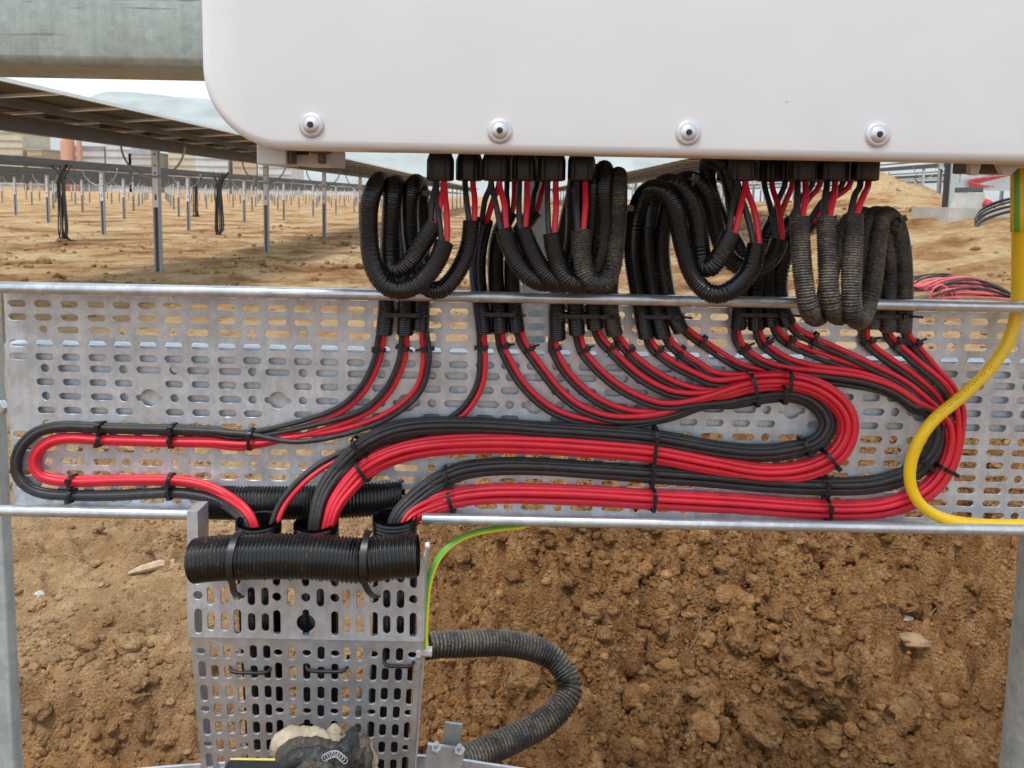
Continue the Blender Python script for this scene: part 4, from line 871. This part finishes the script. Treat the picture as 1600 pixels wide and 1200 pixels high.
# flat steel strip with clamp at the bottom
st = empty('earth_strip', tuple(at(700, 1190, .06))); tag(st, 'flat galvanised earthing strip with bolted clamp at the bottom of the drop tray', 'earth strip')
P = path_px([(180,1212,.10),(290,1203,.085),(400,1197,.07),(560,1190,.06),(640,1188,.055),(700,1192,.05),(760,1201,.045),(860,1216,.04)]); S = spline(P, .01); V = []
for p in S: V += [p+np.array((0, 0, .005)), p+np.array((0, .003, .005)), p+np.array((0, .003, -.016)), p+np.array((0, 0, -.016))]
mb = MB(); mb.add(V, [(4*i+j, 4*i+(j+1) % 4, 4*i+4+(j+1) % 4, 4*i+4+j) for i in range(len(S)-1) for j in range(4)]); mb.build('strip', M['galv'], st, shade=False)
q = at(694, 1186, .035); mb = MB(); mb.box(q, (.040, .004, .030), np.array(Matrix.Rotation(R(8), 3, 'Y'))); mb.build('clamp_plate', M['galv'], st, shade=False)
q = at(706, 1158, .045); mb = MB(); mb.box(q, (.019, .003, .042), np.array(Matrix.Rotation(R(6), 3, 'Y'))); mb.build('upright_plate', M['tube'], st, shade=False)
for px, py in ((682, 1172), (718, 1176)):
    q = at(px, py, .03); mb = MB(); mb.lathe([(.0055, 0), (.0055, .005), (.003, .0055), (.003, .012)], q, (0, -.4, 1), 6); mb.build('clamp_bolt', M['steel'], st, shade=False)

# ------------------------------------------------------------------ gloved hand at the bottom
def blob(parts, name, mat, parent=None, voxel=.0024, disp=.004, ds=.018):
    mb = MB()
    for kind, a in parts:
        if kind == 'e':
            c, r_, rz = a; v = IV2*np.array(r_); cz, sz = math.cos(rz), math.sin(rz); v = v @ np.array(((cz,0,sz),(0,1,0),(-sz,0,cz))).T; mb.add(v+np.array(c), IF2.tolist())
        else: P, r_ = a; S = spline(np.array(P), .004); rr = np.interp(np.linspace(0, 1, len(S)), np.linspace(0, 1, len(r_)), r_); mb.tube(S, rr, 12)
    o = mb.build(name, mat, parent); m = o.modifiers.new('remesh', 'REMESH'); m.mode = 'VOXEL'; m.voxel_size = voxel; m.use_smooth_shade = True
    s = o.modifiers.new('smooth', 'SMOOTH'); s.iterations = 3
    tx = bpy.data.textures.new(name+'_folds', 'CLOUDS'); tx.noise_scale = ds; tx.noise_depth = 3; d = o.modifiers.new('folds', 'DISPLACE'); d.texture = tx; d.strength = disp; d.mid_level = .5; d.texture_coords = 'GLOBAL'
    return o
IV2, IF2 = ico(3)
def hp(px, py, Y): return at(px, py+4, Y)
Yh = -.120
ba, bb_ = at(356, 1182, Yh+.03), at(586, 1182, Yh+.03); zb_ = ba[2]-.001
bag = empty('tool_bag', ((ba[0]+bb_[0])/2, Yh, -.02)); tag(bag, 'upright black tool bag with yellow edging below the drop tray', 'bag')
mb = MB(); xm, xw = (ba[0]+bb_[0])/2, bb_[0]-ba[0]
mb.box((xm, Yh, zb_/2-.03), (xw, .060, zb_+.06)); o = mb.build('body', M['sleeve'], bag); m = o.modifiers.new('bevel', 'BEVEL'); m.width = .004; m.segments = 3
for yy in (-.030, .030):
    mb = MB(); mb.tube(np.array([(ba[0]+.000, Yh+yy*.97, zb_-.012), (ba[0]+.003, Yh+yy*.97, zb_-.001), (xm, Yh+yy*.97, zb_-.0004), (bb_[0]-.003, Yh+yy*.97, zb_-.001), (bb_[0]-.000, Yh+yy*.97, zb_-.012)]), .0013, 8); mb.build('piping', M['hivis'], bag)
mb = MB(); mb.tube(spline(np.array([(xm-.05, Yh-.033, zb_-.06), (xm-.04, Yh-.036, zb_-.03), (xm, Yh-.038, zb_-.045), (xm+.04, Yh-.036, zb_-.03), (xm+.05, Yh-.033, zb_-.06)]), .006), .004, 8); mb.build('handle', M['sleeve'], bag)
gv = empty('work_glove', tuple(at(505, 1190, Yh))); tag(gv, 'crumpled muddy work glove, beige and black, lying on the black tool bag', 'glove')
def finger(pts, r, nm, mat, parent=None):
    P = spline(np.array([hp(*p) for p in pts]), .002); t = np.linspace(0, 1, len(P)); rr = r*(1-.25*t)*(1+.10*np.sin(t*19)*(t > .1))*np.sqrt(np.clip((1.03-t)*9, .12, 1))
    mb = MB(); mb.tube(P, rr, 16); o = mb.build(nm, mat, gv); tx = bpy.data.textures.new('folds', 'CLOUDS'); tx.noise_scale = .007; tx.noise_depth = 3
    sub = o.modifiers.new('sub', 'SUBSURF'); sub.levels = sub.render_levels = 1
    d = o.modifiers.new('folds', 'DISPLACE'); d.texture = tx; d.strength = .0045; d.mid_level = .5; d.texture_coords = 'GLOBAL'; return o
finger([(535,1172,Yh-.010),(505,1156,Yh-.014),(470,1148,Yh-.018),(438,1156,Yh-.022),(430,1176,Yh-.024)], .0098, 'finger', M['glovebeige'])
finger([(537,1180,Yh-.020),(505,1168,Yh-.024),(474,1163,Yh-.027),(446,1172,Yh-.030),(440,1190,Yh-.032)], .0090, 'finger', M['glove'])
finger([(538,1190,Yh-.028),(508,1182,Yh-.032),(478,1178,Yh-.035),(452,1188,Yh-.037),(448,1204,Yh-.038)], .0088, 'finger', M['gloveblack'])
finger([(540,1200,Yh-.034),(510,1198,Yh-.038),(484,1196,Yh-.041),(462,1206,Yh-.042)], .0082, 'finger', M['glove'])
finger([(545,1190,Yh-.008),(530,1164,Yh-.006),(520,1146,Yh-.004),(527,1134,Yh-.004)], .0090, 'folded_cuff', M['glovebeige'])
finger([(566,1206,Yh-.024),(568,1178,Yh-.022),(564,1152,Yh-.018),(560,1138,Yh-.016)], .0082, 'thumb', M['glove'])
finger([(582,1210,Yh-.018),(579,1182,Yh-.016),(572,1158,Yh-.014),(566,1148,Yh-.013)], .0062, 'cuff_edge', M['glovebeige'])
blob([('e', (hp(545, 1186, Yh-.024), (.015, .010, .020), .2)), ('t', ([hp(530,1196,Yh-.030), hp(538,1168,Yh-.028), hp(551,1142,Yh-.016), hp(547,1134,Yh-.012)], [.010, .009, .006, .003])),
 ('t', ([hp(536,1212,Yh-.040), hp(533,1192,Yh-.044), hp(527,1180,Yh-.042), hp(517,1182,Yh-.042)], [.006, .006, .0055, .0045]))], 'black_cuff', M['gloveblack'], gv, .0016, .009, .008)
rng = np.random.RandomState(3); mb = MB()
for k in range(9):
    u = k/8; c = hp(508+30*u, 1180-6*math.sin(u*3.1)+10*max(0, u-.6), Yh-.047); t = np.linspace(0, 6.3, 9); mb.tube(np.stack([c[0]+.0026*np.cos(t), c[1]+0*t, c[2]+.0030*np.sin(t)], 1), .0003, 5)
mb.build('lace_stitching', M['thread'], gv)

# ------------------------------------------------------------------ things lying about
def on_ground(px, py):
    d = CMn @ np.array(((px-800)/F, -(py-CY)/F, -1.0)); t = .5*1.0025**np.arange(2200)
    Pp = CAM+d*t[:, None]; k = np.argmax(Pp[:, 2] <= height(Pp[:, 0], Pp[:, 1])); return Pp[k]
def stone(px, py, r, mat, label, k, sq=(1.2, 1, .7)):
    p = on_ground(px, py); mb = MB(); mb.add(rough(IV2, k)*np.array(sq)*r + p + np.array((0, 0, r*.3)), IF2.tolist()); tag(mb.build('stone', mat), label, 'stone', 'loose stones')
stone(60, 931, .015, M['stone'], 'small white stone on the dry soil beside the left post', 31)
stone(1432, 1006, .024, M['earthstone'], 'flat ochre stone on the soil mound at right', 34, (1.5, 1, .5)); stone(1418, 968, .010, M['stone'], 'small pale stone above the flat ochre one', 33)
a, b = on_ground(200, 901), on_ground(272, 884); mb = MB(); mb.tube(np.array([a+(0, 0, .012), a*.7+b*.3+(0, 0, .016), a*.3+b*.7+(0, 0, .018), b+(0, 0, .014)]), [.004, .013, .015, .010], 6); tag(mb.build('stick', M['wood'], shade=False), 'pale splintered stick lying on the dry soil at left', 'stick')
for px, py, dx, dy, lab in ((1095, 965, -38, 95, 'thin dry root hanging down the soil mound'), (1478, 925, -22, 40, 'thin dry stem leaning in a hollow of the mound'), (1310, 972, -18, 12, 'pale root stub on the mound')):
    P = [on_ground(px+dx*t+6*math.sin(5*t), py+dy*t)+np.array((0, -.006, .008)) for t in np.linspace(0, 1, 6)]; mb = MB(); mb.tube(spline(np.array(P), .01), .0016, 6); tag(mb.build('root', M['root']), lab, 'root', 'dry roots')
# red and black cable heap behind the tray at right
def heap():
    rng = np.random.RandomState(9); c = on_ground(1490, 464); s = (c[1]+.7)/F; mb = MB()
    for k in range(34):
        u = rng.uniform(-1, 1); h = rng.uniform(.1, 1); P = []
        for t in np.linspace(0, 1, 6): P.append(c + np.array(((-66+132*t+rng.uniform(-4, 4))*s, u*.5+rng.uniform(-.05, .05), (4+34*h*math.sin(math.pi*min(1, t*.85+.15)))*s - .0*t)))
        mb.tube(spline(np.array(P), .05), .012, 6, mi=0 if rng.rand() < .68 else 1)
    for k in range(5):
        t = np.linspace(0, 2*math.pi, 14); r_ = rng.uniform(14, 30)*s; x0 = -58*s+rng.uniform(-5, 12)*s
        mb.tube(np.stack([c[0]+x0+np.cos(t)*r_*.5, c[1]-.4+0*t+rng.uniform(-.1, .1), c[2]+8*s+np.sin(t)*r_*.6], 1), .010, 6, mi=0)
    tag(mb.build('cable_heap', [M['pinkred'], M['cable']]), 'loose heap of faded red and black cable lying behind the tray at right', 'cable heap')
heap()
def station():
    # second inverter stand far at right
    Y = 19.0; b = on_ground(1487, 324); Y = b[1]; s = (Y+.7)/F
    t = empty('far_stand', tuple(b)); tag(t, 'far galvanised stand with a small tray of looped red cables at right', 'stand')
    mb = MB(); mb.box((b[0], Y, b[2]+.7), (13*s, 6*s, 1.8)); mb.build('post', M['postzinc'], t, shade=False)
    mb = MB(); mb.box((b[0]-9*s, Y+.05, b[2]+.7), (5*s, .1, 1.8)); mb.build('dark_conduit', M['cable'], t, shade=False)
    q = b+np.array((70*s, 0, 44*s)); mb = MB(); mb.box(q, (120*s, .03, 34*s)); mb.build('tray', M['galv'], t, shade=False)
    for k in range(6):
        w_ = (22+6*k)*s; x0 = b[0]+28*s; z0 = b[2]+38*s; tt = np.linspace(0, 1, 30)
        P = np.stack([x0+w_*.6+w_*.8*np.sin(tt*5.5+k*.15), np.full(30, Y-.06-.01*k), z0+(18-28*tt+2*k*.5)*s], 1); mb = MB(); mb.tube(P, 1.0*s, 6); mb.build('cable_loop', M['pinkred'], t)
    c = on_ground(1505, 333); mb = MB(); mb.box(c+np.array((0, 0, -14*s)), (90*s, 1.2, 42*s)); tag(mb.build('concrete_slab', M['concrete'], shade=False), 'pale concrete slab at the foot of the far stand', 'slab')
    e = empty('generator', tuple(c+np.array((8*s, 0, 7*s)))); tag(e, 'small grey machine with an orange side on the concrete slab', 'machine')
    mb = MB(); cc = c+np.array((5*s, .0, 7*s)); V = np.array([(-14,0),(14,0),(12,20),(8,22),(-9,22)])
    mb.add([(cc[0]+x*s, cc[1]+y, cc[2]+z*s) for y in (-.2, .2) for x, z in V], [(0,1,2,3,4), (9,8,7,6,5)]+[(j, 5+j, 5+(j+1) % 5, (j+1) % 5) for j in range(5)]); mb.build('body', M['concrete'], e, shade=False)
    mb = MB(); mb.box(cc+np.array((0, 0, 24*s)), (20*s, .4, 6*s)); mb.build('lid', M['dark_grey'], e, shade=False)
    mb = MB(); mb.lathe([(5*s, -.2), (7*s, -.1), (7*s, .1), (5*s, .2)], cc+np.array((17*s, -.1, 6*s)), (0, 1, .2), 14); mb.build('fuel_can', M['redpart'], e)
    c = on_ground(1572, 352); mb = MB()
    for k in range(4):
        t_ = np.linspace(0, 2*math.pi, 30); mb.tube(np.stack([c[0]+(14+4*k+np.cos(t_+.4*k)*(46-5*k))*s, c[1]+.35*np.sin(t_)+.1*k, c[2]+(6+3.2*k+9*np.sin(t_+.3+.5*k)+np.cos(t_)*10)*s], 1), 1.8*s, 8, cap=False)
    tag(mb.build('conduit_coil', M['cond0']), 'coil of black conduit lying on the bank at the right edge', 'conduit coil')
station()
